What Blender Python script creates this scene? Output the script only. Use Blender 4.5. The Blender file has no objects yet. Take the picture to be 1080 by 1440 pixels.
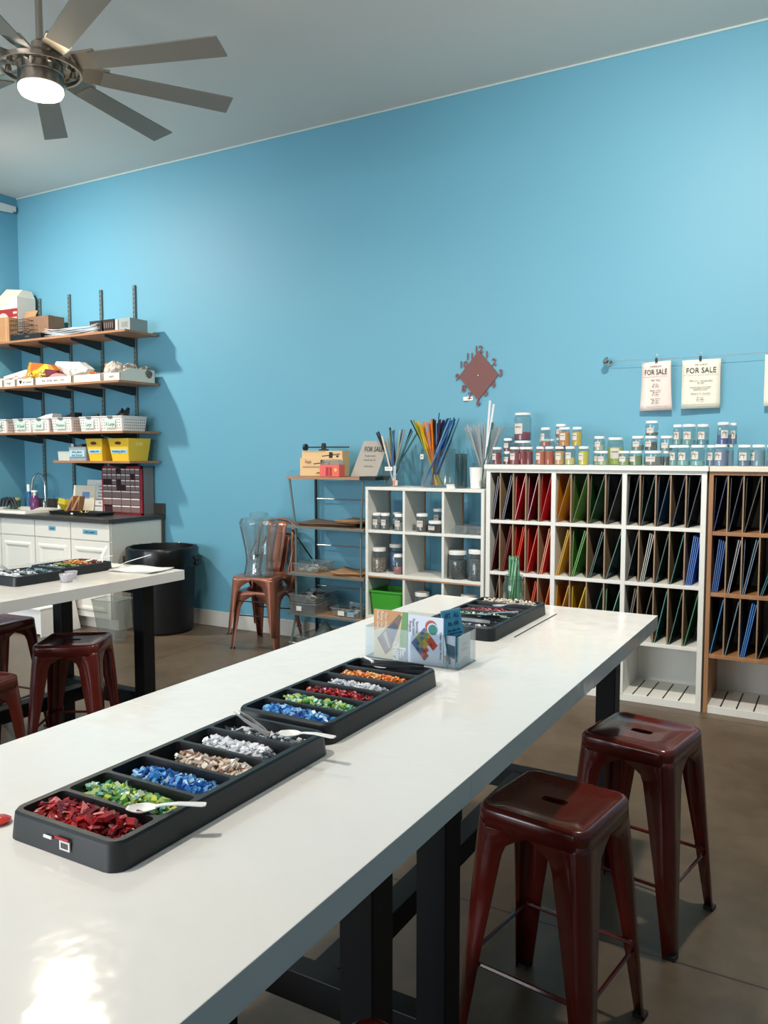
import bpy, bmesh, math, random
from mathutils import Vector, Matrix
R = random.Random(11)
S = bpy.context.scene
C = S.collection
D = bpy.data
PI = math.pi

# ------------------------------------------------------------------ materials
def lin(c):
    return tuple(((v/255)/12.92 if v/255 <= .04045 else ((v/255+.055)/1.055)**2.4) for v in c)

MATS = {}
def mat(name, col, rough=.5, metal=0., spec=.5, coat=0., noise=None, bump=None, emit=0., alpha=None):
    if name in MATS: return MATS[name]
    m = D.materials.new(name); m.use_nodes = True
    nt = m.node_tree; b = nt.nodes['Principled BSDF']
    c = lin(col)
    b.inputs['Base Color'].default_value = (*c, 1)
    b.inputs['Roughness'].default_value = rough
    b.inputs['Metallic'].default_value = metal
    b.inputs['Specular IOR Level'].default_value = spec
    b.inputs['Coat Weight'].default_value = coat
    b.inputs['Coat Roughness'].default_value = .08
    if emit:
        b.inputs['Emission Color'].default_value = (*c, 1)
        b.inputs['Emission Strength'].default_value = emit
    if noise or bump:
        tc = nt.nodes.new('ShaderNodeTexCoord')
    if noise:
        n = nt.nodes.new('ShaderNodeTexNoise'); n.inputs['Scale'].default_value = noise[0]
        n.inputs['Detail'].default_value = 6
        nt.links.new(tc.outputs['Object'], n.inputs['Vector'])
        r = nt.nodes.new('ShaderNodeValToRGB')
        a = noise[1]
        r.color_ramp.elements[0].position = .3; r.color_ramp.elements[1].position = .7
        r.color_ramp.elements[0].color = (*[max(0, v*(1-a)) for v in c], 1)
        r.color_ramp.elements[1].color = (*[min(1, v*(1+a)) for v in c], 1)
        nt.links.new(n.outputs['Fac'], r.inputs['Fac'])
        nt.links.new(r.outputs['Color'], b.inputs['Base Color'])
    if bump:
        n2 = nt.nodes.new('ShaderNodeTexNoise'); n2.inputs['Scale'].default_value = bump[0]
        nt.links.new(tc.outputs['Object'], n2.inputs['Vector'])
        bp = nt.nodes.new('ShaderNodeBump'); bp.inputs['Strength'].default_value = bump[1]
        bp.inputs['Distance'].default_value = bump[2] if len(bump) > 2 else .01
        nt.links.new(n2.outputs['Fac'], bp.inputs['Height'])
        nt.links.new(bp.outputs['Normal'], b.inputs['Normal'])
    MATS[name] = m
    return m

def wood(name, c1, c2, scale=9., rough=.5, axis=0):
    if name in MATS: return MATS[name]
    m = mat(name, c1, rough); nt = m.node_tree; b = nt.nodes['Principled BSDF']
    tc = nt.nodes.new('ShaderNodeTexCoord'); mp = nt.nodes.new('ShaderNodeMapping')
    sc = [scale*4]*3; sc[axis] = scale*.35
    mp.inputs['Scale'].default_value = sc
    n = nt.nodes.new('ShaderNodeTexNoise'); n.inputs['Scale'].default_value = 1; n.inputs['Detail'].default_value = 5
    r = nt.nodes.new('ShaderNodeValToRGB')
    r.color_ramp.elements[0].position = .3; r.color_ramp.elements[1].position = .7
    r.color_ramp.elements[0].color = (*lin(c1), 1); r.color_ramp.elements[1].color = (*lin(c2), 1)
    nt.links.new(tc.outputs['Object'], mp.inputs['Vector']); nt.links.new(mp.outputs['Vector'], n.inputs['Vector'])
    nt.links.new(n.outputs['Fac'], r.inputs['Fac']); nt.links.new(r.outputs['Color'], b.inputs['Base Color'])
    return m

def glass(name, tint=(240, 248, 246), clear=.88, rough=.03, haze=0., hazecol=None):
    """thin clear plastic or glass: transparent body, fresnel reflection, optional milky share"""
    if name in MATS: return MATS[name]
    m = D.materials.new(name); m.use_nodes = True; nt = m.node_tree
    nt.nodes.remove(nt.nodes['Principled BSDF']); out = nt.nodes['Material Output']
    tr = nt.nodes.new('ShaderNodeBsdfTransparent'); tr.inputs['Color'].default_value = (*[min(1, v*clear**.5) for v in lin(tint)], 1)
    gl = nt.nodes.new('ShaderNodeBsdfGlossy'); gl.inputs['Roughness'].default_value = rough
    lw = nt.nodes.new('ShaderNodeLayerWeight'); lw.inputs['Blend'].default_value = .5
    pw = nt.nodes.new('ShaderNodeMath'); pw.operation = 'POWER'; pw.inputs[1].default_value = 2.8
    ml = nt.nodes.new('ShaderNodeMath'); ml.operation = 'MULTIPLY_ADD'; ml.inputs[1].default_value = .75; ml.inputs[2].default_value = .06
    nt.links.new(lw.outputs['Facing'], pw.inputs[0]); nt.links.new(pw.outputs[0], ml.inputs[0])
    mx = nt.nodes.new('ShaderNodeMixShader')
    nt.links.new(ml.outputs[0], mx.inputs['Fac'])
    src = tr
    if haze:
        df = nt.nodes.new('ShaderNodeBsdfDiffuse'); df.inputs['Color'].default_value = (*lin(hazecol or tint), 1)
        m2 = nt.nodes.new('ShaderNodeMixShader'); m2.inputs['Fac'].default_value = haze
        nt.links.new(tr.outputs[0], m2.inputs[1]); nt.links.new(df.outputs[0], m2.inputs[2]); src = m2
    nt.links.new(src.outputs[0], mx.inputs[1]); nt.links.new(gl.outputs[0], mx.inputs[2])
    nt.links.new(mx.outputs[0], out.inputs['Surface'])
    MATS[name] = m
    return m

# ------------------------------------------------------------------ mesh builder
class MB:
    def __init__(s):
        s.v = []; s.f = []; s.mi = []; s.m = Matrix(); s.k = 0
    def at(s, loc=(0, 0, 0), rz=0., rx=0., ry=0.):
        s.m = Matrix.Translation(loc) @ Matrix.Rotation(rz, 4, 'Z') @ Matrix.Rotation(ry, 4, 'Y') @ Matrix.Rotation(rx, 4, 'X')
        return s
    def add(s, vs, fs):
        b = len(s.v)
        s.v += [tuple(s.m @ Vector(p)) for p in vs]
        for f in fs:
            s.f.append([i+b for i in f]); s.mi.append(s.k)
        return s
    def box(s, x0, y0, z0, x1, y1, z1):
        return s.add([(x0,y0,z0),(x1,y0,z0),(x1,y1,z0),(x0,y1,z0),(x0,y0,z1),(x1,y0,z1),(x1,y1,z1),(x0,y1,z1)],
                     [(0,3,2,1),(4,5,6,7),(0,1,5,4),(1,2,6,5),(2,3,7,6),(3,0,4,7)])
    def frus(s, a, z0, b, z1):     # a, b = (x0,y0,x1,y1) rectangles
        return s.add([(a[0],a[1],z0),(a[2],a[1],z0),(a[2],a[3],z0),(a[0],a[3],z0),(b[0],b[1],z1),(b[2],b[1],z1),(b[2],b[3],z1),(b[0],b[3],z1)],
                     [(0,3,2,1),(4,5,6,7),(0,1,5,4),(1,2,6,5),(2,3,7,6),(3,0,4,7)])
    def loft(s, loops, cap0=True, cap1=True, close=True):
        n = len(loops[0]); vs = [p for l in loops for p in l]; fs = []
        for i in range(len(loops)-1):
            for j in range(n if close else n-1):
                k = (j+1) % n
                fs.append((i*n+j, i*n+k, (i+1)*n+k, (i+1)*n+j))
        if cap0: fs.append(tuple(reversed(range(n))))
        if cap1: fs.append(tuple(range((len(loops)-1)*n, len(loops)*n)))
        return s.add(vs, fs)
    def lathe(s, prof, n=20, c=(0, 0, 0), cap0=True, cap1=True):
        return s.loft([[(c[0]+r*math.cos(2*PI*j/n), c[1]+r*math.sin(2*PI*j/n), c[2]+z) for j in range(n)] for r, z in prof], cap0, cap1)
    def cyl(s, c, r, h, n=16, r1=None):
        return s.lathe([(r, 0), (r if r1 is None else r1, h)], n, c)
    def tube(s, pts, r, n=8, close=False, rs=None):
        P = [Vector(p) for p in pts]; N = len(P); loops = []; up = None
        for i in range(N):
            if close: t = (P[(i+1) % N]-P[i-1])
            else: t = P[min(i+1, N-1)]-P[max(i-1, 0)]
            t.normalize()
            if up is None:
                up = Vector((0, 0, 1)) if abs(t.z) < .9 else Vector((1, 0, 0))
            a = t.cross(up); 
            if a.length < 1e-4: a = t.cross(Vector((0, 1, 0)))
            a.normalize(); b = a.cross(t); b.normalize(); up = b
            rr = rs[i] if rs else r
            loops.append([tuple(P[i]+a*math.cos(2*PI*j/n)*rr+b*math.sin(2*PI*j/n)*rr) for j in range(n)])
        if close: loops.append(loops[0])
        return s.loft(loops, not close, not close)
    def prism(s, poly, z0, z1):     # poly (x,y)
        return s.loft([[(x, y, z0) for x, y in poly], [(x, y, z1) for x, y in poly]])
    def prismy(s, poly, y0, y1):    # poly (x,z)
        return s.loft([[(x, y0, z) for x, z in poly], [(x, y1, z) for x, z in poly]])
    def prismx(s, poly, x0, x1):    # poly (y,z)
        return s.loft([[(x0, y, z) for y, z in poly], [(x1, y, z) for y, z in poly]])
    def rrect(s, x0, y0, x1, y1, r, z, n=4):
        out = []
        for cx, cy, a0 in ((x1-r, y1-r, 0), (x0+r, y1-r, PI/2), (x0+r, y0+r, PI), (x1-r, y0+r, 1.5*PI)):
            for i in range(n+1):
                a = a0+i*PI/2/n; out.append((cx+r*math.cos(a), cy+r*math.sin(a), z))
        return out
    def build(s, name, mats, parent=None, smooth=None, bevel=0., solid=0., loc=None, rz=0.):
        me = D.meshes.new(name)
        me.from_pydata(s.v, [], s.f)
        if not isinstance(mats, (list, tuple)): mats = [mats]
        for m in mats: me.materials.append(m)
        me.polygons.foreach_set('material_index', s.mi)
        bm = bmesh.new(); bm.from_mesh(me)
        bmesh.ops.recalc_face_normals(bm, faces=bm.faces); bm.to_mesh(me); bm.free()
        if smooth:
            me.polygons.foreach_set('use_smooth', [True]*len(me.polygons))
            me.set_sharp_from_angle(angle=math.radians(smooth))
        o = D.objects.new(name, me); C.objects.link(o)
        if parent: o.parent = parent
        if loc: o.location = loc
        if rz: o.rotation_euler = (0, 0, rz)
        if solid:
            md = o.modifiers.new('solidify', 'SOLIDIFY'); md.thickness = solid; md.offset = -1
        if bevel:
            md = o.modifiers.new('bevel', 'BEVEL'); md.width = bevel; md.segments = 2; md.limit_method = 'ANGLE'
        return o

def tag(o, label, cat, group=None, kind=None):
    o['label'] = label; o['category'] = cat
    if group: o['group'] = group
    if kind: o['kind'] = kind
    return o
def thing(name, label, cat, loc=(0, 0, 0), rz=0., group=None):
    o = D.objects.new(name, None); C.objects.link(o)
    o.empty_display_size = .05
    o.location = loc; o.rotation_euler = (0, 0, rz)
    return tag(o, label, cat, group)
def struct(o):
    o['kind'] = 'structure'; return o
def dup(root, loc, rz, label, group=None):
    r = root.copy(); C.objects.link(r); r.location = loc; r.rotation_euler = (0, 0, rz); r['label'] = label
    if group: r['group'] = group
    for ch in list(root.children):
        c = ch.copy(); C.objects.link(c); c.parent = r
        for g in list(ch.children):
            d = g.copy(); C.objects.link(d); d.parent = c
    return r

# writing is collected and turned into meshes in one go at the end
TEXTS = []
def text(s, size, m, parent, loc, rot=(PI/2, 0, 0), xs=1., align='CENTER', name='lettering', bold=0., space=1.):
    TEXTS.append((s, size, m, parent, loc, rot, xs, align, name, bold, space))
def flush_texts():
    tmp = []
    for t in TEXTS:
        cu = D.curves.new('t', 'FONT'); cu.body = t[0]; cu.size = t[1]; cu.align_x = t[7]; cu.align_y = 'CENTER'
        cu.extrude = .0003; cu.offset = t[9]; cu.space_line = t[10]; cu.resolution_u = 2
        o = D.objects.new('t', cu); C.objects.link(o); tmp.append(o)
    bpy.context.view_layer.update()
    dg = bpy.context.evaluated_depsgraph_get()
    for o, t in zip(tmp, TEXTS):
        me = D.meshes.new_from_object(o.evaluated_get(dg)); me.name = t[8]
        me.materials.clear(); me.materials.append(t[2])
        q = D.objects.new(t[8], me); C.objects.link(q); q.parent = t[3]
        q.location = t[4]; q.rotation_euler = t[5]; q.scale = (t[6], 1, 1)
    for o in tmp:
        cu = o.data; D.objects.remove(o); D.curves.remove(cu)

ORD = ['first', 'second', 'third', 'fourth', 'fifth', 'sixth', 'seventh', 'eighth', 'ninth', 'tenth']

# ------------------------------------------------------------------ shared materials
white_paint = mat('white_paint', (226, 226, 220), .45, noise=(3, .03))
resin = mat('white_resin', (238, 236, 232), .10, noise=(1.5, .02), bump=(16, .10, .012))
black_wood = mat('black_wood', (9, 9, 11), .5, spec=.3, noise=(14, .3))
black_plastic = mat('black_plastic', (30, 33, 36), .4, bump=(400, .05, .001))
dark_metal = mat('dark_metal', (38, 44, 48), .4, metal=.6)
grey_metal = mat('grey_metal', (104, 118, 116), .45, metal=.15)
steel = mat('brushed_steel', (206, 204, 200), .4, metal=.8)
nickel = mat('nickel', (176, 166, 154), .3, metal=1, bump=(60, .03, .001))
chrome = mat('chrome', (215, 218, 220), .08, metal=1)
stool_red = mat('oxblood_paint', (98, 30, 22), .2, coat=.3, noise=(6, .12))
copper = mat('copper_paint', (158, 102, 82), .32, metal=.45, coat=.25)
clear = glass('clear_glass', (236, 246, 246), .86, .03, .05, (214, 224, 226))
clear2 = glass('clear_acrylic', (244, 248, 250), .94)
frosted = glass('frosted_plastic', (232, 236, 236), .82, .15, .2, (206, 212, 212))
bracket_m = mat('bracket_grey', (44, 58, 62), .5)
white_plastic = mat('white_plastic', (238, 237, 234), .35)
paper = mat('white_paper', (236, 234, 228), .7)
card = mat('cardboard', (176, 132, 92), .8, noise=(20, .08))
card2 = mat('cardboard_dark', (136, 104, 82), .8, noise=(20, .08))
plywood = wood('plywood', (164, 138, 110), (146, 120, 92), 8, axis=2)
shelf_wood = wood('shelf_wood', (176, 128, 92), (150, 104, 72), 7, axis=0)
oak = wood('oak_frame', (170, 124, 84), (146, 102, 66), 7, axis=2)
black = mat('black_ink', (26, 26, 28), .6)
grey_ink = mat('grey_ink', (92, 92, 92), .6)
# ------------------------------------------------------------------ room shell
XL, XR, YB, YF, ZC = -7.21, 3.6, 5.33, -4.6, 4.0
def floor_mat():
    m = mat('concrete', (78, 66, 54), .38, spec=.4); nt = m.node_tree; b = nt.nodes['Principled BSDF']
    tc = nt.nodes.new('ShaderNodeTexCoord')
    n = nt.nodes.new('ShaderNodeTexNoise'); n.inputs['Scale'].default_value = 1.4; n.inputs['Detail'].default_value = 8; n.inputs['Roughness'].default_value = .65
    r = nt.nodes.new('ShaderNodeValToRGB')
    e = r.color_ramp.elements; e[0].position = .32; e[1].position = .7
    e[0].color = (*lin((84, 71, 57)), 1); e[1].color = (*lin((112, 96, 78)), 1)
    nt.links.new(tc.outputs['Object'], n.inputs['Vector']); nt.links.new(n.outputs['Fac'], r.inputs['Fac'])
    n2 = nt.nodes.new('ShaderNodeTexNoise'); n2.inputs['Scale'].default_value = 14; n2.inputs['Detail'].default_value = 4
    nt.links.new(tc.outputs['Object'], n2.inputs['Vector'])
    mx = nt.nodes.new('ShaderNodeMix'); mx.data_type = 'RGBA'; mx.blend_type = 'OVERLAY'; mx.inputs['Factor'].default_value = .25
    nt.links.new(r.outputs['Color'], mx.inputs['A']); nt.links.new(n2.outputs['Fac'], mx.inputs['B'])
    # sawn joints, one every 2.4 m
    br = nt.nodes.new('ShaderNodeTexBrick'); br.offset = 0
    br.inputs['Scale'].default_value = 1; br.inputs['Mortar Size'].default_value = .004
    br.inputs['Brick Width'].default_value = 2.4; br.inputs['Row Height'].default_value = 2.4
    br.inputs['Color1'].default_value = br.inputs['Color2'].default_value = (1, 1, 1, 1); br.inputs['Mortar'].default_value = (.35, .33, .3, 1)
    mp = nt.nodes.new('ShaderNodeMapping'); mp.inputs['Location'].default_value = (4.33, -2.9+.48, 0)
    nt.links.new(tc.outputs['Object'], mp.inputs['Vector']); nt.links.new(mp.outputs['Vector'], br.inputs['Vector'])
    m2 = nt.nodes.new('ShaderNodeMix'); m2.data_type = 'RGBA'; m2.blend_type = 'MULTIPLY'; m2.inputs['Factor'].default_value = 1
    nt.links.new(mx.outputs['Result'], m2.inputs['A']); nt.links.new(br.outputs['Color'], m2.inputs['B'])
    nt.links.new(m2.outputs['Result'], b.inputs['Base Color'])
    rr = nt.nodes.new('ShaderNodeMapRange'); rr.inputs['To Min'].default_value = .28; rr.inputs['To Max'].default_value = .5
    nt.links.new(n.outputs['Fac'], rr.inputs['Value']); nt.links.new(rr.outputs['Result'], b.inputs['Roughness'])
    return m
wall_blue = mat('blue_wall_paint', (101, 163, 187), .55, noise=(.8, .02), bump=(180, .06, .002))
ceil_m = mat('ceiling_paint', (238, 229, 220), .8, bump=(120, .05, .002))
base_m = mat('baseboard_grey', (206, 204, 198), .5)
wall_white = mat('off_white_wall', (214, 214, 208), .7)
struct(MB().box(XL-.1, YF-.1, -.1, XR+.1, YB+.1, 0).build('floor', floor_mat()))
struct(MB().box(XL-.1, YF-.1, ZC, XR+.1, YB+.1, ZC+.1).build('ceiling', ceil_m))
struct(MB().box(XL-.1, YB, 0, XR+.1, YB+.1, ZC).build('wall_back', wall_blue))
struct(MB().box(XL-.1, YF-.1, 0, XL, YB, ZC).build('wall_left', wall_blue))
struct(MB().box(XR, YF-.1, 0, XR+.1, YB, ZC).build('wall_right', wall_blue))
# street front with two glazed bays
WIN = [(-6.9, -4.4), (-4.2, -1.7)]
w = MB(); x = XL
for a, b in WIN:
    w.box(x, YF-.1, 0, a, YF, ZC); w.box(a, YF-.1, 0, b, YF, .5); w.box(a, YF-.1, 3.1, b, YF, ZC); x = b
w.box(x, YF-.1, 0, XR, YF, ZC)
struct(w.build('wall_front', wall_white))
for i, (a, b) in enumerate(WIN):
    f = MB()
    for q in (a, (a+b)/2-.03, b-.06): f.box(q, YF-.08, .5, q+.06, YF-.02, 3.1)
    f.box(a, YF-.08, .5, b, YF-.02, .56); f.box(a, YF-.08, 3.04, b, YF-.02, 3.1)
    o = struct(f.build('window_%d' % (i+1), black_plastic))
    MB().box(a+.05, YF-.055, .55, b-.05, YF-.045, 3.05).build('pane', clear2, o)
struct(MB().box(-5.26, YB-.015, 0, XR, YB, .135).build('baseboard_back', base_m, bevel=.004))
struct(MB().box(XL, YF, 0, XL+.015, 4.66, .135).build('baseboard_left', base_m, bevel=.004))
struct(MB().box(XR-.015, YF, 0, XR, YB-.02, .135).build('baseboard_right', base_m, bevel=.004))
# thin pale bead where the blue paint meets the ceiling
struct(MB().box(XL, YB-.006, ZC-.012, XR, YB, ZC).build('trim_1', mat('caulk', (186, 206, 206), .6)))

# white angle rail high on the left wall
t = thing('wall_rail', 'white metal rail with a slanted brace, high in the left corner', 'rail', (XL, 4.9, 3.86))
MB().box(.0, -.9, .0, .03, .40, .05).build('rail', white_paint, t, bevel=.003)
MB().tube([(.02, .36, -.005), (.02, -.25, -.05), (.02, -.9, -.25)], .016, 6).build('brace', white_paint, t)
# ------------------------------------------------------------------ work tables
def work_table(name, label, x0, y0, x1, y1, group=None, so=0.):
    t = thing(name, label, 'table', ((x0+x1)/2, (y0+y1)/2, 0), 0, group)
    w, l = (x1-x0)/2, (y1-y0)/2
    MB().box(-w, -l, .85, w, l, .9).build('tabletop', resin, t, bevel=.0012)
    lx, ly = w-.14, l-.15
    for sx in (-1, 1):
        for sy in (-1, 1):
            MB().box(sx*lx-.035, sy*ly-.0375, 0, sx*lx+.035, sy*ly+.0375, .85).build('leg', black_wood, t, bevel=.003)
    for sy in (-1, 1):
        MB().box(-lx+.035, sy*ly-.03, .20, lx-.035, sy*ly+.03, .28).build('crossbeam', black_wood, t, bevel=.003)
        MB().box(-lx+.035, sy*ly-.03, .79, lx-.035, sy*ly+.03, .85).build('top_rail', black_wood, t, bevel=.003)
    MB().box(so-.035, -ly+.03, .205, so+.035, ly-.03, .275).build('stretcher', black_wood, t, bevel=.003)
    return t
work_table('work_table', 'long white table with black legs, far half holding the clear brochure holder', -1.497, 1.366, -.59, 3.08)
work_table('work_table', 'white table in the near foreground, with the tray of red shards on it', -1.497, -.36, -.59, 1.3655)
work_table('work_table', 'white table on the left with a small plastic cup near its edge', -3.84, 1.3, -2.945, 3.09, None, -.10)
work_table('work_table', 'white table at left edge, in line behind red stools, mostly out of view', -3.84, -.43, -2.945, 1.297)

# ------------------------------------------------------------------ metal stools
def sheet_leg(mb, sx, sy, levels, r=.03):
    loops = []
    for z, h, a in levels:
        q = [(h-a, h), (h-r, h)]
        for i in range(1, 5):
            an = PI/2*(1-i/5); q.append((h-r+r*math.cos(an), h-r+r*math.sin(an)))
        q += [(h, h-r), (h, h-a)]
        if sx*sy < 0: q = q[::-1]
        loops.append([(sx*x, sy*y, z) for x, y in q])
    mb.loft(loops, False, False, close=False)
def rsq(h, r, z, n=5):
    return MB().rrect(-h, -h, h, h, r, z, n)
def stool(label, loc, rz, group=None, m=None):
    m = m or stool_red
    t = thing('metal_stool', label, 'stool', loc, rz, group)
    N = 4*6
    hole = []
    for i, p in enumerate(rsq(.1, .1, .606)):
        hole.append((max(-.034, min(.034, p[0]*.5)), p[1]*.17, .606))
    s = MB()
    s.loft([rsq(.1505, .036, .560), rsq(.1495, .036, .596), rsq(.1475, .035, .606), rsq(.142, .034, .611), rsq(.134, .03, .611), rsq(.126, .026, .606), rsq(.07, .03, .6045)]
           + [hole, [(x, y, .59) for x, y, z in hole]], False, False)
    s.build('seat', m, t, smooth=50, solid=.0025)
    for sx in (-1, 1):
        for sy in (-1, 1):
            l = MB()
            lv = [(.575, .149, .149), (.557, .150, .146), (.543, .1515, .118), (.525, .153, .094), (.50, .155, .086), (.25, .172, .058), (.0, .189, .036)]
            sheet_leg(l, sx, sy, lv)
            o = l.build('leg', m, t, smooth=50, solid=.003)
            MB().at((sx*.174, sy*.174, 0)).box(-.016, -.016, 0, .016, .016, .012).build('foot_cap', black_plastic, o)
    for a in range(4):
        b = MB().at((0, 0, 0), a*PI/2)
        b.tube([(-.165, .163, .20), (.165, .163, .20)], .006, 6)
        b.build('brace', m, t)
    return t
s0 = stool('dark red metal stool nearest the camera of the two along the right table side', (-.625, 1.985, 0), math.radians(-8))
SG = None
dup(s0, (-.545, 2.632, 0), math.radians(-10), 'dark red metal stool beside the far end of long white table, nearest the glass racks')
dup(s0, (-.51, .90, 0), math.radians(-6), 'dark red stool at the bottom edge of picture, only its seat corner showing')
dup(s0, (-3.20, 2.60, 0), math.radians(33), 'red metal stool tucked under the left table, whole seat showing')
dup(s0, (-3.93, 2.69, 0), math.radians(6), 'dark brown metal stool on far side of left table, at picture edge')
dup(s0, (-2.99, 1.90, 0), math.radians(12), 'red metal stool at left picture edge, mostly cut off, in front of the others')

# ------------------------------------------------------------------ stacked copper chairs
def chair(label, loc, rz):
    t = thing('metal_chair', label, 'chair', loc, rz, 'stacked copper chairs')
    H = .178
    s = MB()
    s.loft([rsq(H, .045, .424), rsq(H-.002, .045, .438), rsq(H-.006, .042, .447), rsq(H-.016, .036, .448), rsq(H-.03, .03, .443), rsq(.05, .03, .440)], False, True)
    s.build('seat', copper, t, smooth=50, solid=.0025)
    for sx in (-1, 1):
        for sy in (-1, 1):
            l = MB()
            k = .05 if sy > 0 else .02
            lv = [(.432, H, H), (.418, H, .172), (.402, H+.001, .135), (.375, H+.003, .094), (.325, H+.006, .066), (.0, H+.03, .034)]
            sheet_leg(l, sx, sy, lv, .034)
            if sy > 0:
                l.v = [(x, y+(.42-z)*.14, z) for x, y, z in l.v]
            o = l.build('leg', copper, t, smooth=50, solid=.003)
            yy = sy*(H+.012)+(.059 if sy > 0 else 0)
            MB().at((sx*(H+.012), yy, 0)).box(-.015, -.015, 0, .015, .015, .012).build('foot_cap', black_plastic, o)
    # curved backrest frame and its slat
    P = []
    for i in range(6): u = i/5; P.append((-.165+.02*u-.0*u, .165+.075*u, .42+.37*u))
    for i in range(1, 12):
        a = PI*i/12; P.append((-.145*math.cos(a), .24+.035*math.sin(a)+.012, .80+.055*math.sin(a)))
    P += [(-x, y, z) for x, y, z in P[5::-1]]
    MB().tube(P, .0125, 8).build('back_frame', copper, t, smooth=60)
    g = []
    for i in range(9):
        u = i/8; z = .445+.395*u; wv = .062+.03*u; y = .168+.082*u+.01*math.sin(PI*u)
        g.append([(-wv, y-.002, z), (-wv*.5, y+.012, z), (0, y+.017, z), (wv*.5, y+.012, z), (wv, y-.002, z)])
    MB().loft(g, False, False, close=False).build('back_slat', copper, t, smooth=60, solid=.004)
    e = MB()
    e.tube([(-.045, .178, .53), (-.06, .222, .75), (.06, .222, .75), (.045, .178, .53)], .0035, 6, close=True)
    e.build('slat_ridge', copper, t, smooth=60)
    for sx in (-1, 1):
        q = [(sx*.152, .225, .70), (sx*.178, .20, .66), (sx*.185, .14, .58), (sx*.178, .10, .50), (sx*.168, .10, .44)]
        MB().tube(q, .006, 6).build('side_brace', copper, t, smooth=60)
    for y in (.19, -.17): MB().tube([(-.17, y, .26), (.17, y, .26)], .005, 6).build('cross_bar', dark_metal, t)
    return t
CRZ = math.radians(10)
c0 = chair('copper metal chair at bottom of the two-chair stack by blue wall', (-3.905, 4.985, 0), CRZ)
dup(c0, (-3.91, 4.955, .115), CRZ, 'copper metal chair on top of the stack, with clear drink dispenser on seat')

# drink dispenser standing on the upper chair
t = thing('drink_dispenser', 'clear plastic drink dispenser standing on the stacked copper chair', 'dispenser', (-3.905, 4.91, .5625))
prof = [(.118, .0), (.120, .008), (.112, .04), (.104, .09), (.102, .14), (.110, .20), (.126, .28), (.143, .36), (.151, .40), (.150, .415), (.138, .432)]
clr = glass('dispenser_clear', (246, 250, 250), .95, .03, .04, (220, 230, 234))
MB().lathe(prof, 32, cap1=False).lathe([(r-.004, z+.003) for r, z in prof], 32, cap1=False).build('body', clr, t, smooth=60)
MB().lathe([(.140, .430), (.137, .440), (.075, .448), (.072, .452), (.070, .478), (.06, .484), (.0, .486)], 32, cap0=False).build('lid', clr, t, smooth=60)
MB().lathe([(.062, .004), (.066, .13), (.060, .15), (.036, .155), (.034, .43)], 24).build('ice_tube', clr, t, smooth=60)
k = MB(); k.at((.055, -.10, .17)).tube([(0, .02, 0), (0, -.035, 0)], .013, 10).tube([(0, -.03, 0), (0, -.034, -.03)], .008, 8).box(-.012, -.04, .008, .012, -.018, .034)
k.build('tap', chrome, t, smooth=40)
# ------------------------------------------------------------------ glass racks
FY = 4.916
def pane_mat(name, face):
    if name in MATS: return MATS[name]
    m = mat(name, face, .12, spec=.6); nt = m.node_tree; b = nt.nodes['Principled BSDF']; out = nt.nodes['Material Output']
    k = min(2.4 if max(face)-min(face) > 55 else 1.5, .86/max(lin(face)))
    c = tuple(v*k for v in lin(face))
    b.inputs['Base Color'].default_value = (*c, 1)
    tr = nt.nodes.new('ShaderNodeBsdfTransparent'); tr.inputs['Color'].default_value = (*[v**.5 for v in c], 1)
    tl = nt.nodes.new('ShaderNodeBsdfTranslucent'); tl.inputs['Color'].default_value = (*[v**.6 for v in c], 1)
    m1 = nt.nodes.new('ShaderNodeMixShader'); m1.inputs['Fac'].default_value = .45
    m2 = nt.nodes.new('ShaderNodeMixShader'); m2.inputs['Fac'].default_value = .72
    nt.links.new(tr.outputs[0], m1.inputs[1]); nt.links.new(tl.outputs[0], m1.inputs[2])
    nt.links.new(b.outputs[0], m2.inputs[1]); nt.links.new(m1.outputs[0], m2.inputs[2]); nt.links.new(m2.outputs[0], out.inputs['Surface'])
    return m
def sheet(colname, face, edge, x0, x1, z0, z1, label, y0=4.935, y1=5.27, th=.0042, group=None):
    """pane with its foot at x0 and its head at x1"""
    mf = pane_mat('glass_' + colname.replace(' ', '_'), face)
    me_ = mat('glass_edge_' + '_'.join(map(str, edge)), edge, .3)
    b = MB()
    b.add([(x0,y0,z0),(x0+th,y0,z0),(x1,y0,z1),(x1-th,y0,z1),(x0,y1,z0),(x0+th,y1,z0),(x1,y1,z1),(x1-th,y1,z1)],
          [(3,7,4,0),(1,5,6,2)])
    b.k = 1
    n = len(b.v)
    b.f += [[0,1,2,3],[4,7,6,5],[0,4,5,1],[3,2,6,7]]; b.mi += [1]*4
    o = b.build('glass_sheet', [mf, me_])
    return tag(o, label, 'glass sheet', group)

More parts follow.
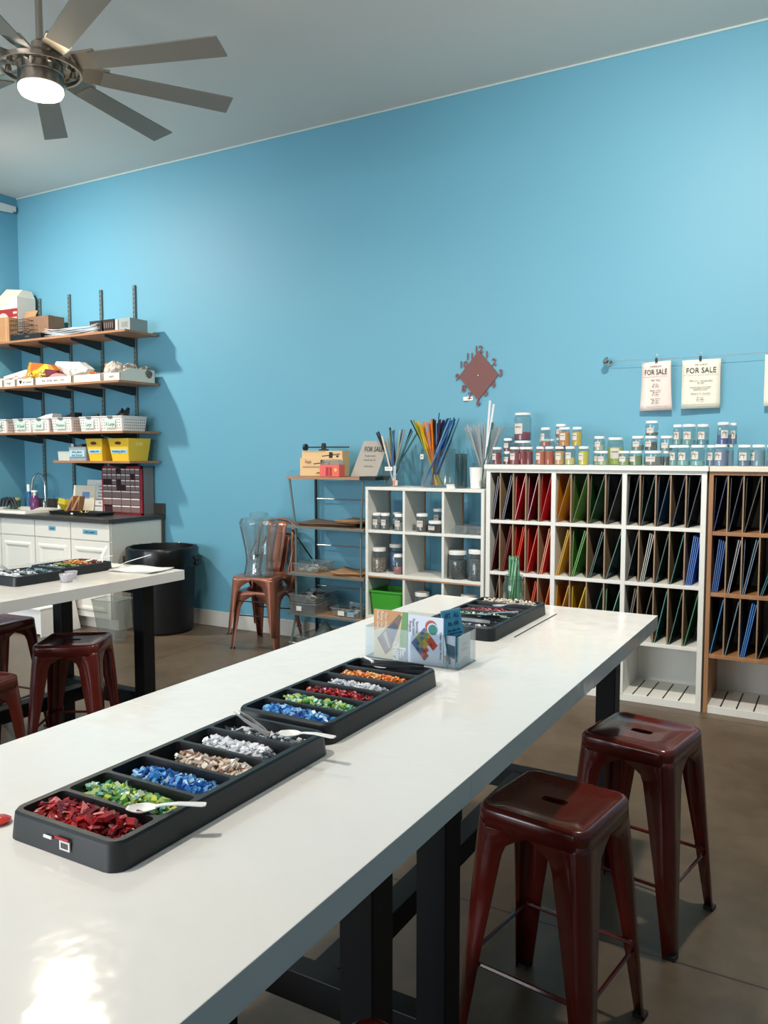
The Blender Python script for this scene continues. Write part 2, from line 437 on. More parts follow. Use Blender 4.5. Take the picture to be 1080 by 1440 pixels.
def rack(label, x0, x1, bays, slots, rows, frame_m, shelf_m, slab_x, bays_z0, th=.03):
    t = thing('glass_rack', label, 'rack', (x0, FY, 0))
    w = x1-x0; d = YB-.01-FY
    MB().box(slab_x[0]-x0, -.014, 1.395, slab_x[1]-x0, d, 1.425).build('top_board', white_paint if shelf_m is white_paint else mat('cream_board', (222, 212, 196), .5), t, bevel=.003)
    MB().box(0, .0, 0, th, d, 1.395).build('side_panel', frame_m, t, bevel=.002)
    MB().box(w-th, .0, 0, w, d, 1.395).build('side_panel', frame_m, t, bevel=.002)
    MB().box(th, d-.012, .02, w-th, d, 1.395).build('back_panel', white_paint, t)
    for z0, z1 in rows:
        MB().box(th, .003, z0, w-th, d-.012, z1).build('shelf', shelf_m, t, bevel=.002)
    MB().box(th, .001, 1.375, w-th, d-.012, 1.395).build('shelf', shelf_m, t)
    for b0, b1 in bays:
        MB().box(b0-x0, .001, .04, b1-x0, d-.012, 1.376).build('bay_divider', frame_m, t, bevel=.002)
    for sx in slots:
        for i in range(3):
            MB().box(sx-x0-.0035, .006, rows[i][1], sx-x0+.0035, d-.014, rows[i-1][0] if i else 1.375).build('slot_divider', plywood, t)
    # bottom shelf with dark grooves
    bb = MB().box(th, .004, .0, w-th, d-.012, .045)
    bb.build('bottom_shelf', white_paint, t, bevel=.002)
    return t
ROWS = [(1.045, 1.067), (.709, .731), (.350, .372)]
S1 = [-1.943, -1.855, -1.770, -1.684, -1.478, -1.372, -1.266, -1.062, -.972, -.888, -.803]
rk = rack('white rack of coloured glass sheets in the middle of back wall', -2.039, -.690, [(-1.602, -1.573), (-1.166, -1.138)], S1, ROWS, white_paint, white_paint, (-2.05, -.682), 0)
g = MB()
for gx in (-1.08, -.995, -.905, -.815, -1.52, -1.42, -1.32, -1.23, -1.96, -1.86, -1.77, -1.68):
    g.box(gx+2.039-.004, .01, .0448, gx+2.039+.004, .36, .0458)
g.build('shelf_groove', black, rk)
S2 = [-.579, -.498, -.407, -.318, -.154, -.07, .015, .10]
rk2 = rack('brown edged rack of blue glass sheets at right picture edge', -.679, .20, [(-.236, -.212)], S2, [(1.032, 1.054), (.681, .703), (.323, .345)], oak, oak, (-.677, .21), 0, .024)
g = MB()
for gx in (-.585, -.50, -.41, -.32, -.15, -.06): g.box(gx+.679-.004, .01, .0448, gx+.679+.004, .36, .0458)
g.build('shelf_groove', black, rk2)

W1 = [(-2.009, -1.9475), (-1.9385, -1.8595), (-1.8505, -1.7745), (-1.7655, -1.6885), (-1.6795, -1.602),
      (-1.573, -1.4825), (-1.4735, -1.3765), (-1.3675, -1.2705), (-1.2615, -1.166),
      (-1.138, -1.0665), (-1.0575, -.9765), (-.9675, -.8925), (-.8835, -.8075), (-.7985, -.720)]
W2 = [(-.655, -.5835), (-.5745, -.5025), (-.4935, -.4115), (-.4025, -.3225)]
# per slot: colour name, face, edge, number of panes, height share, upright pane behind?
A = [
 # top row
 [('black brown', (40, 22, 20), (128, 122, 130), 2, .92, 0), ('near black', (34, 24, 30), (120, 122, 140), 2, .94, 0), ('crimson', (150, 22, 34), (205, 150, 150), 1, .93, 1),
  ('wine red', (112, 18, 28), (190, 150, 160), 1, .93, 1), ('bright red', (172, 22, 26), (110, 20, 24), 1, .96, 1),
  ('golden yellow', (214, 164, 44), (110, 84, 30), 1, .97, 1), ('leaf green', (92, 128, 58), (60, 74, 40), 1, .97, 1), ('bottle green', (54, 104, 54), (40, 62, 40), 1, .97, 1), ('charcoal green', (62, 64, 54), (40, 44, 38), 1, .97, 1),
  ('black', (36, 42, 42), (30, 36, 36), 1, .97, 1), ('forest green', (30, 66, 54), (28, 48, 42), 1, .97, 1), ('navy teal', (20, 58, 88), (20, 40, 60), 1, .97, 1), ('midnight blue', (16, 42, 62), (24, 40, 52), 1, .97, 0), ('smoky black', (34, 38, 38), (50, 52, 50), 1, .97, 1)],
 # middle row
 [('dark maroon', (74, 26, 26), (120, 84, 84), 1, .97, 0), ('brick red', (112, 42, 38), (130, 62, 58), 2, .95, 0), ('orange red', (206, 46, 28), (222, 70, 40), 2, .95, 1), ('scarlet', (184, 36, 26), (206, 110, 100), 1, .93, 1), ('cherry red', (176, 44, 40), (222, 164, 130), 2, .94, 0),
  ('straw yellow', (196, 170, 84), (206, 166, 66), 2, .93, 0), ('grass green', (70, 124, 58), (120, 164, 96), 2, .93, 1), ('deep teal', (24, 58, 58), (84, 110, 100), 2, .93, 0), ('dark teal', (20, 54, 58), (78, 122, 112), 1, .93, 0),
  ('dark grey', (32, 40, 42), (96, 96, 92), 1, .95, 0), ('ink blue', (22, 42, 66), (186, 190, 184), 3, .94, 0), ('pine', (20, 46, 46), (78, 108, 98), 1, .94, 0), ('sea green', (18, 46, 46), (66, 128, 118), 1, .94, 0), ('cornflower blue', (62, 104, 176), (92, 132, 196), 4, .93, 0)],
 # bottom row
 [('dark brown', (58, 30, 28), (110, 84, 80), 1, .93, 0), ('rust red', (100, 38, 34), (120, 60, 56), 1, .93, 0), ('tomato red', (190, 58, 36), (204, 84, 52), 1, .93, 0), ('coral red', (182, 62, 40), (210, 92, 66), 2, .93, 0), ('terracotta', (176, 84, 44), (214, 120, 62), 1, .90, 0),
  ('ochre', (164, 124, 40), (206, 170, 60), 1, .9, 1), ('mustard yellow', (172, 148, 40), (222, 196, 60), 1, .9, 1), ('petrol', (22, 66, 66), (60, 110, 104), 1, .9, 0), ('jade', (34, 88, 70), (132, 178, 148), 1, .9, 1),
  ('slate', (52, 56, 52), (128, 128, 120), 2, .94, 0), ('olive black', (34, 42, 38), (92, 96, 88), 1, .93, 0), ('turquoise', (22, 66, 66), (76, 148, 142), 1, .94, 0), ('dusky teal', (20, 52, 52), (84, 122, 108), 1, .93, 0), ('emerald', (26, 70, 56), (72, 148, 104), 1, .93, 0)],
]
B = [
 [('navy', (20, 24, 66), (40, 46, 80), 1, .97, 1), ('dark navy', (18, 28, 58), (60, 60, 66), 1, .97, 1), ('brown black', (42, 38, 34), (74, 68, 60), 1, .97, 1), ('blue black', (22, 28, 48), (40, 44, 60), 1, .97, 1)],
 [('denim blue', (48, 84, 146), (82, 116, 172), 4, .93, 0), ('inky black', (24, 34, 52), (168, 172, 180), 2, .94, 0), ('indigo', (24, 28, 62), (120, 140, 160), 2, .96, 1), ('dark cyan', (22, 46, 56), (66, 122, 132), 2, .62, 0)],
 [('steel blue', (26, 66, 104), (74, 142, 190), 1, .95, 0), ('grey blue', (24, 48, 72), (130, 146, 156), 1, .94, 0), ('azure blue', (44, 104, 176), (84, 142, 204), 3, .93, 0), ('dim teal', (22, 40, 48), (80, 110, 112), 1, .66, 0)],
]
RN = ['top', 'middle', 'bottom']
def fill(cells, wins, rows, where):
    for r in range(3):
        z0 = rows[r][1]; z1 = rows[r-1][0] if r else 1.375
        for i, (cn, face, edge, n, hs, up) in enumerate(cells[r]):
            a, b = wins[i]; h = (z1-z0)*hs
            if where == 'white':
                bay, k = (0, i) if i < 5 else ((1, i-5) if i < 9 else (2, i-9))
                pos = '%s slot, %s row, white rack %s bay' % (ORD[k], RN[r], ['left', 'middle', 'right'][bay])
            else:
                pos = '%s slot, %s row, brown edged rack' % (ORD[i], RN[r])
            wd = b-a
            for q in range(n):
                gap = min(.010, wd*.16)
                lab = ('%s glass sheet leaning in %s' if n == 1 else 'one of several %s glass sheets in %s') % (cn, pos)
                sheet(cn, face, edge, a+.003+q*gap*.85, b-.0015-(n-1-q)*gap, z0+.0005, z0+h-.004*q, lab,
                      group=None if n == 1 else '%s sheets, %s' % (cn, pos), y0=4.932+.004*q)
            if up:
                sheet(cn, face, edge, a+.0005, a+.0105, z0+.0005, z0+h*.985, '%s glass sheet upright at left of %s' % (cn, pos), y0=4.948, th=.003) if not (n > 1 and wd < .05) else None
fill(A, W1, ROWS, 'white')
fill(B, W2, [(1.032, 1.054), (.681, .703), (.323, .345)], 'brown')

# ------------------------------------------------------------------ open cube shelf
CX0, CX1, CZ = -2.957, -2.052, 1.262
t = thing('cube_shelf', 'white open cube shelf holding jars, left of the glass rack', 'shelf', (CX0, FY, 0))
w = CX1-CX0; d = .31
MB().box(0, 0, CZ-.022, w, d, CZ).build('top_board', white_paint, t, bevel=.002)
MB().box(0, .001, 0, .022, d, CZ-.022).build('side_panel', white_paint, t, bevel=.002)
MB().box(w-.022, .001, 0, w, d, CZ-.022).build('side_panel', white_paint, t, bevel=.002)
CR = [(.938, .958), (.630, .652), (.325, .347), (.03, .055)]
for z0, z1 in CR: MB().box(.022, .002, z0, w-.022, d, z1).build('shelf', white_paint, t, bevel=.002)
MB().box(.022, -.001, .622, w-.022, .012, .632).build('shelf_edge', mat('chipboard', (170, 128, 92), .7, noise=(60, .2)), t)
for gx in (-2.649, -2.350):
    MB().box(gx-CX0-.009, .003, .055, gx-CX0+.009, d, CZ-.022).build('divider', white_paint, t, bevel=.002)
for x0, x1 in ((.022, .299), (.316, .598), (.616, w-.022)):
    m = MB()
    for z0, z1 in ((.958, CZ-.022), (.652, .938), (.347, .63)):
        m.box(x0, d-.012, z1-.02, x1, d, z1); m.box(x0, d-.012, z0, x0+.008, d, z1)
    m.build('back_batten', mat('chipboard'  , (170, 128, 92)), t)

# ------------------------------------------------------------------ jars
lid_m = mat('lid_white', (240, 240, 238), .35)
lab_m = mat('jar_label', (208, 200, 192), .6)
def jar(label, x, y, z, r, h, col, fillh=.85, lidh=.016, square=False, lab=(0, .5), mixed=None, group=None, gl=None, ang=0., cat='jar', tint=None):
    t = thing('glass_jar', label, cat, (x, y, z), 0, group)
    hb = h-lidh*.7; nr = r*.84
    n = 8 if square else 20
    pf = [(r*.93, 0), (r, r*.08), (r, hb*.86), (nr, hb*.94), (nr, hb)]
    g = gl or clear
    o = MB().lathe(pf, n, cap1=False)
    if square: o.v = [(px*1.0, py*1.0, pz) for px, py, pz in o.v]
    o.build('body', g, t, smooth=40)
    nm = 'frit_%d_%d_%d' % col + ('_m' if mixed else '')
    fm = mat(nm, col, .6, noise=(mixed or 180, .95 if mixed else .12), bump=(300, .3, .003))
    fh = max(.012, hb*.86*fillh)
    MB().lathe([(r*.90, .003), (r*.955, r*.1), (r*.955, fh*.97), (r*.93, fh)], n).build('frit', fm, t, smooth=40)
    lp = [(nr*1.07, hb-lidh*.3), (nr*1.10, hb-lidh*.25), (nr*1.10, h-.002), (nr*1.05, h)]
    MB().lathe(lp, 24).build('lid', lid_m, t, smooth=40)
    if lab:
        a0 = -PI/2+ang+lab[0]; wv = .55; hh = hb*.40; zc = hb*lab[1]
        L = [[((r+.0012)*math.cos(a0-wv+2*wv*i/6), (r+.0012)*math.sin(a0-wv+2*wv*i/6), zz) for i in range(7)] for zz in (zc-hh/2, zc+hh/2)]
        MB().loft(L, False, False, close=False).build('paper_label', lab_m, t)
        L = [[((r+.002)*math.cos(a0-wv*.7+2*wv*.7*i/6), (r+.002)*math.sin(a0-wv*.7+2*wv*.7*i/6), zz) for i in range(7)] for zz in (zc+hh*.12, zc+hh*.2)]
        MB().loft(L, False, False, close=False).build('label_print', grey_ink, t)
        if col[2] > col[0]+15 and h > .1:
            E = []
            for i in range(11):
                q = PI*(.05+.9*i/10); aa = a0-.12-.30*math.cos(q); E.append(((r+.0022)*math.cos(aa), (r+.0022)*math.sin(aa), zc-hh*.38+hh*.75*math.sin(q)))
            MB().tube(E, .0011, 5).build('label_emblem', mat('emblem_dark', (54, 58, 64), .6), t)
    return t
TOPZ = 1.4255
# (px-free) centres measured along the rack: x, y, level z, radius, height, colour, fill, label
JR = [
 ('small dark red frit jar at far left end of rack top', -1.992, 4.985, 0, .031, .112, (140, 34, 36), .9, (-.3, .5)),
 ('low jar of red frit standing second along the rack top, another jar on it', -1.935, 5.03, 0, .029, .085, (150, 60, 62), .6, (0, .45)),
 ('low half-empty jar stacked over the second jar at the left end', -1.935, 5.03, .0865, .029, .083, (150, 50, 52), .3, (0, .5)),
 ('squat wine red jar under the tallest clear jar', -1.872, 5.13, 0, .058, .155, (120, 40, 52), .95, None),
 ('tall clear jar with purple frit, highest of the whole row', -1.872, 5.13, .157, .056, .18, (134, 38, 66), .38, (-.1, .45)),
 ('rose red frit jar with big white label in front of the tallest jar', -1.872, 4.985, 0, .031, .113, (160, 62, 70), .95, (0, .5)),
 ('bright red frit jar with narrow label edge, left of pair', -1.825, 5.01, 0, .024, .113, (152, 34, 38), .95, (-.9, .5)),
 ('deep red frit jar, right of pair before the orange jars', -1.782, 5.01, 0, .025, .113, (128, 26, 30), .95, None),
 ('large half-clear jar of orange red frit behind the front row', -1.705, 5.14, 0, .052, .165, (222, 88, 54), .35, (-.5, .55)),
 ('orange frit jar with white label, in front of large orange jar', -1.697, 4.985, 0, .030, .115, (210, 106, 70), .95, (-.2, .5)),
 ('burnt orange frit jar without a label in front row', -1.640, 4.985, 0, .029, .115, (196, 84, 50), .95, None),
 ('jar of coral frit stacked on the burnt orange jars', -1.668, 4.99, .1165, .031, .118, (204, 96, 72), .3, (-.35, .55)),
 ('low red jar at the bottom of narrow three-jar stack', -1.600, 5.09, 0, .031, .085, (160, 50, 46), .7, (0, .5)),
 ('low red jar in the middle of narrow three-jar stack', -1.600, 5.09, .0865, .031, .085, (150, 44, 44), .7, (0, .5)),
 ('low pale jar on top of narrow three-jar stack', -1.600, 5.09, .173, .034, .085, (196, 130, 120), .35, (0, .5)),
 ('apricot frit jar in front row under the amber jar', -1.573, 4.985, 0, .031, .115, (222, 166, 104), .95, (.1, .5)),
 ('amber orange frit jar stacked on the apricot jar', -1.548, 5.0, .1165, .035, .118, (222, 146, 70), .95, (0, .55)),
 ('pale yellow frit jar in front row with large white label', -1.506, 4.985, 0, .032, .115, (222, 200, 128), .5, (0, .55)),
 ('yellow frit jar stacked on the two front yellow jars', -1.468, 5.0, .1165, .030, .118, (226, 186, 66), .95, (-.2, .55)),
 ('bright yellow frit jar in front row, last before the cream jars', -1.421, 4.985, 0, .032, .115, (228, 204, 62), .95, (-.2, .5)),
 ('low cream frit jar at bottom, right of bright yellow jar', -1.352, 5.07, 0, .032, .088, (196, 190, 150), .7, (0, .5)),
 ('low cream frit jar stacked on top, left of lime green jar', -1.348, 5.07, .0895, .034, .088, (206, 200, 160), .5, (0, .5)),
 ('low pale green frit jar in front of the lime green jar', -1.303, 4.985, 0, .033, .087, (176, 186, 148), .6, (0, .5)),
 ('large lime green frit jar behind the front row', -1.262, 5.13, 0, .049, .17, (186, 200, 78), .8, (.3, .45)),
 ('low yellow-green frit jar in front row, right of lime green jar', -1.173, 4.985, 0, .034, .087, (152, 160, 96), .6, (0, .5)),
 ('low moss green frit jar in front row', -1.103, 4.985, 0, .037, .087, (112, 136, 84), .9, (-.4, .5)),
 ('low grey green jar stacked on the moss green jar', -1.098, 5.0, .0885, .036, .087, (128, 140, 118), .5, (0, .5)),
 ('low dark grey jar stacked in the second level under the top grey jar', -1.021, 5.0, .0885, .036, .087, (88, 88, 84), .8, (-.2, .5)),
 ('low grey jar, third level, highest of the grey and green jars', -1.018, 5.0, .177, .037, .087, (120, 116, 112), .3, (0, .4)),
 ('wide low grey jar with white label in front row', -1.004, 4.985, 0, .052, .087, (128, 120, 112), .8, (0, .5)),
 ('small dark grey jar squeezed beside the wide low grey jar', -.935, 5.01, 0, .020, .087, (84, 80, 76), .8, None),
 ('low sage green jar stacked, right end of the grey group', -.937, 5.02, .0885, .036, .087, (130, 150, 138), .5, (0, .4)),
 ('teal frit jar in front row, first of the teal ones', -.889, 4.99, 0, .026, .120, (120, 158, 152), .3, (0, .5)),
 ('pale teal frit jar with broad label in front row', -.832, 4.985, 0, .036, .120, (134, 176, 170), .3, (0, .5)),
 ('narrow teal jar stacked, left of three upper teal jars', -.873, 5.01, .122, .026, .118, (124, 160, 156), .4, (0, .5)),
 ('teal frit jar stacked, middle of three upper teal jars', -.808, 5.0, .122, .038, .118, (120, 162, 158), .3, (0, .5)),
 ('blue green frit jar stacked, right of three upper teal jars', -.738, 5.04, .122, .034, .118, (96, 146, 156), .3, (0, .5)),
 ('clear teal jar with square label in front row', -.755, 4.985, 0, .039, .120, (140, 180, 178), .3, (-.2, .55)),
 ('grey blue frit jar half hidden in front row', -.690, 5.04, 0, .026, .120, (104, 128, 150), .4, (0, .5)),
 ('periwinkle frit jar with white label near the rack joint', -.630, 4.985, 0, .035, .122, (128, 140, 178), .95, (-.2, .5)),
 ('slim blue grey jar beside the periwinkle jar', -.590, 5.05, 0, .021, .122, (136, 158, 180), .9, None),
 ('blue violet frit jar stacked on the periwinkle jar', -.622, 5.0, .1235, .034, .125, (72, 84, 150), .55, (.5, .5)),
 ('slim violet jar stacked behind the blue violet jar', -.575, 5.05, .1235, .02, .122, (112, 122, 160), .6, (.2, .5)),
 ('slate blue frit jar standing first right of the stacked violet jars', -.508, 5.0, 0, .036, .120, (100, 120, 150), .35, (0, .5)),
 ('steel blue frit jar with label turned away, second from picture edge', -.435, 5.0, 0, .036, .120, (120, 150, 168), .95, (-.9, .5)),
 ('blue frit jar cut by the right picture edge', -.360, 5.0, 0, .036, .120, (120, 146, 168), .4, (0, .5)),
]
for lb, x, y, z, r, h, col, fh, lab in JR:
    jar(lb, x, y, TOPZ+z, r, h, col, fh, .015, lab=lab, ang=-.15)

# jars in the cube shelf
sp = (70, 62, 58)
jar('small jar with dark label, first in the top left cube', -2.945+.045, 4.985, .9585, .034, .118, (120, 118, 116), .5, .02, lab=(0, .5))
jar('small jar of grey frit, second in the top left cube', -2.832, 4.985, .9585, .034, .118, (96, 94, 92), .5, .02, lab=(0, .5))
jar('small jar at the back of the top left cube', -2.80, 5.10, .9585, .034, .118, (84, 82, 82), .7, .02, lab=(0, .5))
jar('small jar with white label at right end of the top left cube', -2.705, 4.96, .9585, .036, .118, (150, 146, 144), .6, .02, lab=(0, .5))
jar('grey frit jar at left front of the top middle cube', -2.54, 4.985, .9585, .042, .125, (92, 82, 76), .8, .02, lab=(0, .5))
jar('jar with white lid at left back of the top middle cube', -2.50, 5.15, .9585, .035, .150, (80, 84, 88), .7, .02, lab=(0, .6))
jar('jar with white lid at right back of the top middle cube', -2.42, 5.12, .9585, .038, .150, (70, 72, 78), .7, .02, lab=(0, .6))
jar('short wide jar of dark frit at front right of the top middle cube', -2.425, 4.97, .9585, .056, .080, (66, 50, 52), .8, .018, lab=(-.3, .5))
jar('wide jar of brown mottled frit in the second row left cube', -2.885, 4.99, .6525, .052, .175, (150, 124, 104), .75, .026, lab=None, mixed=110)
jar('blue frit jar at the back of the second row left cube', -2.81, 5.10, .6525, .050, .195, (78, 112, 160), .9, .026, lab=None, mixed=120)
jar('small jar of pink frit at right of the second row left cube', -2.715, 4.965, .6525, .034, .140, (186, 112, 106), .45, .02, lab=None)
jar('wide jar of dark grey frit, left of two in second row right cube', -2.268, 4.985, .6525, .066, .190, (72, 72, 72), .85, .026, lab=None, mixed=130, square=True)
jar('wide jar of black and white speckled frit in second row right cube', -2.125, 4.975, .6525, .060, .205, (88, 88, 90), .9, .026, lab=None, mixed=110)
jar('white lidded jar half hidden behind table in bottom middle cube', -2.545, 5.0, .3475, .055, .185, (150, 140, 130), .8, .026, lab=None)
jar('wide white lidded jar in bottom right cube behind the table', -2.20, 5.02, .3475, .060, .195, (120, 140, 140), .8, .026, lab=None)

t = thing('storage_bin', 'bright green plastic bin in the bottom left cube', 'bin', (-2.80, 5.055, .3475))
gm = mat('green_plastic', (62, 160, 44), .4)
b = MB(); b.loft([b.rrect(-.110, -.12, .110, .12, .02, 0), b.rrect(-.130, -.13, .130, .13, .02, .175), b.rrect(-.124, -.124, .124, .124, .02, .175), b.rrect(-.106, -.115, .106, .115, .02, .006)])
b.build('body', gm, t, smooth=40)
b = MB(); b.loft([b.rrect(-.131, -.131, .131, .131, .02, .165), b.rrect(-.136, -.136, .136, .136, .02, .168), b.rrect(-.136, -.136, .136, .136, .02, .18), b.rrect(-.127, -.127, .127, .127, .02, .18)], False, False)
b.build('rim', gm, t, smooth=40)
for i, x in enumerate((-2.225, -2.125)):
    t = thing('clear_tray', ['clear plastic box, left of two in the top right cube', 'clear plastic box, right of two in the top right cube'][i], 'box', (x, 5.0, .9585), 0)
    b = MB(); b.loft([b.rrect(-.042, -.07, .042, .07, .01, 0), b.rrect(-.047, -.075, .047, .075, .01, .05)], True, False); b.build('body', frosted, t, smooth=40)
    b = MB(); b.loft([b.rrect(-.049, -.077, .049, .077, .01, .048), b.rrect(-.049, -.077, .049, .077, .01, .058)]); b.build('lid', frosted, t, smooth=40)
tag(MB().box(-2.318, 4.96, .9585, -2.275, 5.08, .985).build('paper_pad', frosted), 'small pale box left of the clear boxes in top right cube', 'box')

# ------------------------------------------------------------------ glass rods
CT = CZ+.001
def vessel(label, x, y, z, r, h, square=False, n=28, g=None):
    t = thing('glass_vase', label, 'vase', (x, y, z))
    n = 4 if square else n
    b = MB()
    if square: b.loft([b.rrect(-r, -r, r, r, .006, 0), b.rrect(-r, -r, r, r, .006, h)], True, False)
    else: b.lathe([(r*.95, 0), (r, .006), (r, h-.004), (r*1.02, h)], n, cap1=False)
    b.build('body', g or clear, t, smooth=50)
    return t
def rods(label, group, cx, cy, z, r, spread, n, length, cols, rad=.0045, a0=0, a1=2*PI, jitter=.1, cat='glass rod'):
    for i in range(n):
        cn, col = cols[i*len(cols)//n] if isinstance(cols, list) else cols
        a = a0+(a1-a0)*(i+.5)/n
        u = R.uniform(.45, 1)
        top = Vector((cx+math.cos(a)*spread*u, cy+math.sin(a)*spread*u*.55, 0))
        bot = Vector((cx-math.cos(a)*r*.7*u, cy-math.sin(a)*r*.7*u, 0))
        L = length*R.uniform(1-jitter, 1)
        hor = (top-bot).length; up = math.sqrt(max(.01, L*L-hor*hor))
        m = glass('rod_'+cn.replace(' ', '_'), col, .92, .06, .3, col) if cn in ('clear', 'frosted') else mat('rod_'+cn.replace(' ', '_'), col, .15, spec=.6)
        o = MB().tube([(bot.x, bot.y, z+.008), (top.x, top.y, z+.008+up)], rad, 6).build('glass_rod', m)
        tag(o, label % cn, cat, group % cn)
# left square vase
vessel('small square clear vase with mixed dark and pale rods', -2.83, 5.1, CT, .058, .145, True)
cols = [('black', (28, 32, 36)), ('white', (222, 216, 206)), ('peach', (222, 190, 164)), ('black', (28, 32, 36)), ('olive', (84, 100, 50)), ('blue', (60, 100, 160)), ('grey', (160, 160, 152)), ('black', (28, 32, 36)), ('teal', (70, 110, 112)), ('pale green', (170, 196, 180))]
for i, dx in enumerate((-.165, -.13, -.105, -.085, -.065, -.03, -.01, .0, .03, .055, .085, .10, .125, .165, .175, .06)):
    cn, col = cols[i*len(cols)//16]
    hgt = .42-.03*(abs(dx)/.17)+R.uniform(-.02, .01)-(.05 if cn in ('white', 'peach') else 0)
    o = MB().tube([(-2.83-dx*.22, 5.1+R.uniform(-.03, .03), CT+.01), (-2.83+dx, 5.1+R.uniform(-.05, .05), CT+hgt)], .0065, 6).build('glass_rod', mat('rod_'+cn.replace(' ', '_'), col, .15, spec=.6))
    tag(o, '%s glass rod standing in the small square vase' % cn, 'glass rod', '%s rods in the small square vase' % cn)
t = thing('price_tag', 'white tag hanging on the front of the small square vase', 'tag', (-2.835, 5.036, CT+.125))
MB().box(-.03, -.001, -.014, .03, .0, .014).build('card', paper, t); MB().box(-.02, -.0016, .0, .02, -.001, .003).build('print', grey_ink, t)
for i, (dx, col, cn) in enumerate(((.035, (214, 120, 90), 'orange'), (.055, (210, 200, 180), 'cream'))):
    tag(MB().cyl((-2.83+dx, 5.045, CT+.008), .010, .035, 12).build('glass_bead', mat('bead_'+cn, col, .3)), 'small %s glass bead at bottom of the square vase' % cn, 'bead')
# large canister
vessel('large clear glass canister with fanned yellow, orange and blue rods', -2.482, 5.12, CT, .122, .265)
MB()
def fan_rods(lst, cx, cy, x_bot, x_top, h0, h1, label, grp, y0, y1, rad=.0055):
    n = len(lst)
    for i, (cn, col) in enumerate(lst):
        u = (i+.5)/n
        xb = x_bot[0]+(x_bot[1]-x_bot[0])*u; xt = x_top[0]+(x_top[1]-x_top[0])*u
        hh = h0+(h1-h0)*u+R.uniform(-.025, .012)
        m = mat('rod_'+cn.replace(' ', '_'), col, .15, spec=.6)
        o = MB().tube([(xb, cy+R.uniform(y0, y1), CT+.012), (xt, cy+R.uniform(y0*1.3, y1*1.3), CT+hh)], rad, 6).build('glass_rod', m)
        tag(o, label % cn, 'glass rod', grp % cn)
Y = ('yellow', (214, 176, 50)); G = ('yellow green', (140, 150, 50)); O = ('orange', (226, 122, 36)); DO = ('deep orange', (206, 84, 30)); K = ('black', (30, 30, 36)); DG = ('dark green', (40, 60, 44)); RD = ('red', (140, 36, 30))
PU = ('purple', (62, 46, 84)); NV = ('navy', (34, 52, 96)); BL = ('blue', (50, 104, 176)); TL = ('dark teal', (30, 78, 92)); SB = ('sky blue', (110, 168, 212))
lst = [DG, G, G, Y, G, Y, Y, Y, Y, O, Y, O, O, DO, O, O, DO, O, RD, O, K, RD, K, K, PU, K, PU, PU, NV, K, NV, NV, BL, TL, NV, BL, TL, TL, BL, NV, TL, SB]
fan_rods(lst, -2.482, 5.12, (-2.465, -2.535), (-2.672, -2.335), .455, .475, '%s glass rod fanned out of the large clear canister', '%s rods in the large canister', -.05, .05)
tag(MB().tube([(-2.57, 5.05, CT+.012), (-2.345, 5.08, CT+.48)], .006, 6).build('glass_rod', mat('rod_blue', (50, 104, 176))), 'long blue glass rod crossing the front of the canister', 'glass rod')
tag(MB().tube([(-2.59, 5.10, CT+.012), (-2.37, 5.06, CT+.47)], .005, 6).build('glass_rod', mat('rod_sky_blue', (110, 168, 212))), 'long pale blue glass rod crossing the canister from its left foot', 'glass rod')
tag(MB().tube([(-2.478, 5.10, CT+.4), (-2.474, 5.11, CT+.515)], .0035, 6).build('glass_rod', mat('rod_navy', (34, 52, 96))), 'short dark rod sticking up above the middle of the fan', 'glass rod')
t = thing('price_tag', 'white tag on the large glass canister', 'tag', (-2.56, 5.018, CT+.212), math.radians(-38))
MB().box(-.026, -.001, -.017, .026, .0, .017).build('card', paper, t); MB().box(-.014, -.0016, -.003, .014, -.001, .002).build('print', grey_ink, t)
# small empty glass, tall clear rods
t = vessel('empty narrow glass cylinder between the two rod canisters', -2.262, 5.02, CT, .040, .232, g=glass('smoky_glass', (214, 216, 210), .72))
vessel('tall clear vase crowded with clear rods at right end of cube shelf', -2.135, 5.11, CT, .078, .17)
tag(MB().lathe([(.036, 0), (.044, .14), (.042, .14), (.034, .004)], 20, (-2.155, 5.02, CT+.001)).build('paper_cup', white_plastic, smooth=40), 'white paper cup in front of the clear rods', 'cup')
for i in range(44):
    u = (i+.5)/44
    xb = -2.09-.09*u+R.uniform(-.01, .01); xt = -2.285+.285*u
    hh = .44-.06*abs(u-.5)+R.uniform(-.03, .012)
    o = MB().tube([(xb, 5.11+R.uniform(-.04, .04), CT+.01), (xt, 5.11+R.uniform(-.06, .06), CT+hh)], .0062, 6).build('glass_rod', glass('rod_clear', (226, 232, 234), .92, .06, .32, (222, 228, 230)))
    tag(o, 'clear glass rod crowded in the vase at right end of cube shelf', 'glass rod', 'clear rods in the vase')
for i, (dx, hh, m) in enumerate(((.06, .585, 'white'), (.075, .56, 'white'), (.055, .44, 'teal'))):
    col = (226, 228, 230) if m == 'white' else (60, 110, 112)
    tag(MB().tube([(-2.12-.01*i, 5.07, CT+.01), (-2.135+dx+.012*i, 5.06, CT+hh)], .008, 6).build('glass_rod', mat('rod_'+m+'_thick', col, .2)),
        ['long white rod rising above the clear rods', 'second long white rod beside the tallest one', 'teal rod low among the clear rods at right'][i], 'glass rod')
t = thing('price_card', 'small white folded card on the shelf edge by empty glass', 'card', (-2.303, 4.94, CT))
MB().at((0, 0, 0), 0, math.radians(20)).box(-.03, 0, 0, .03, .002, .03).build('card', paper, t)
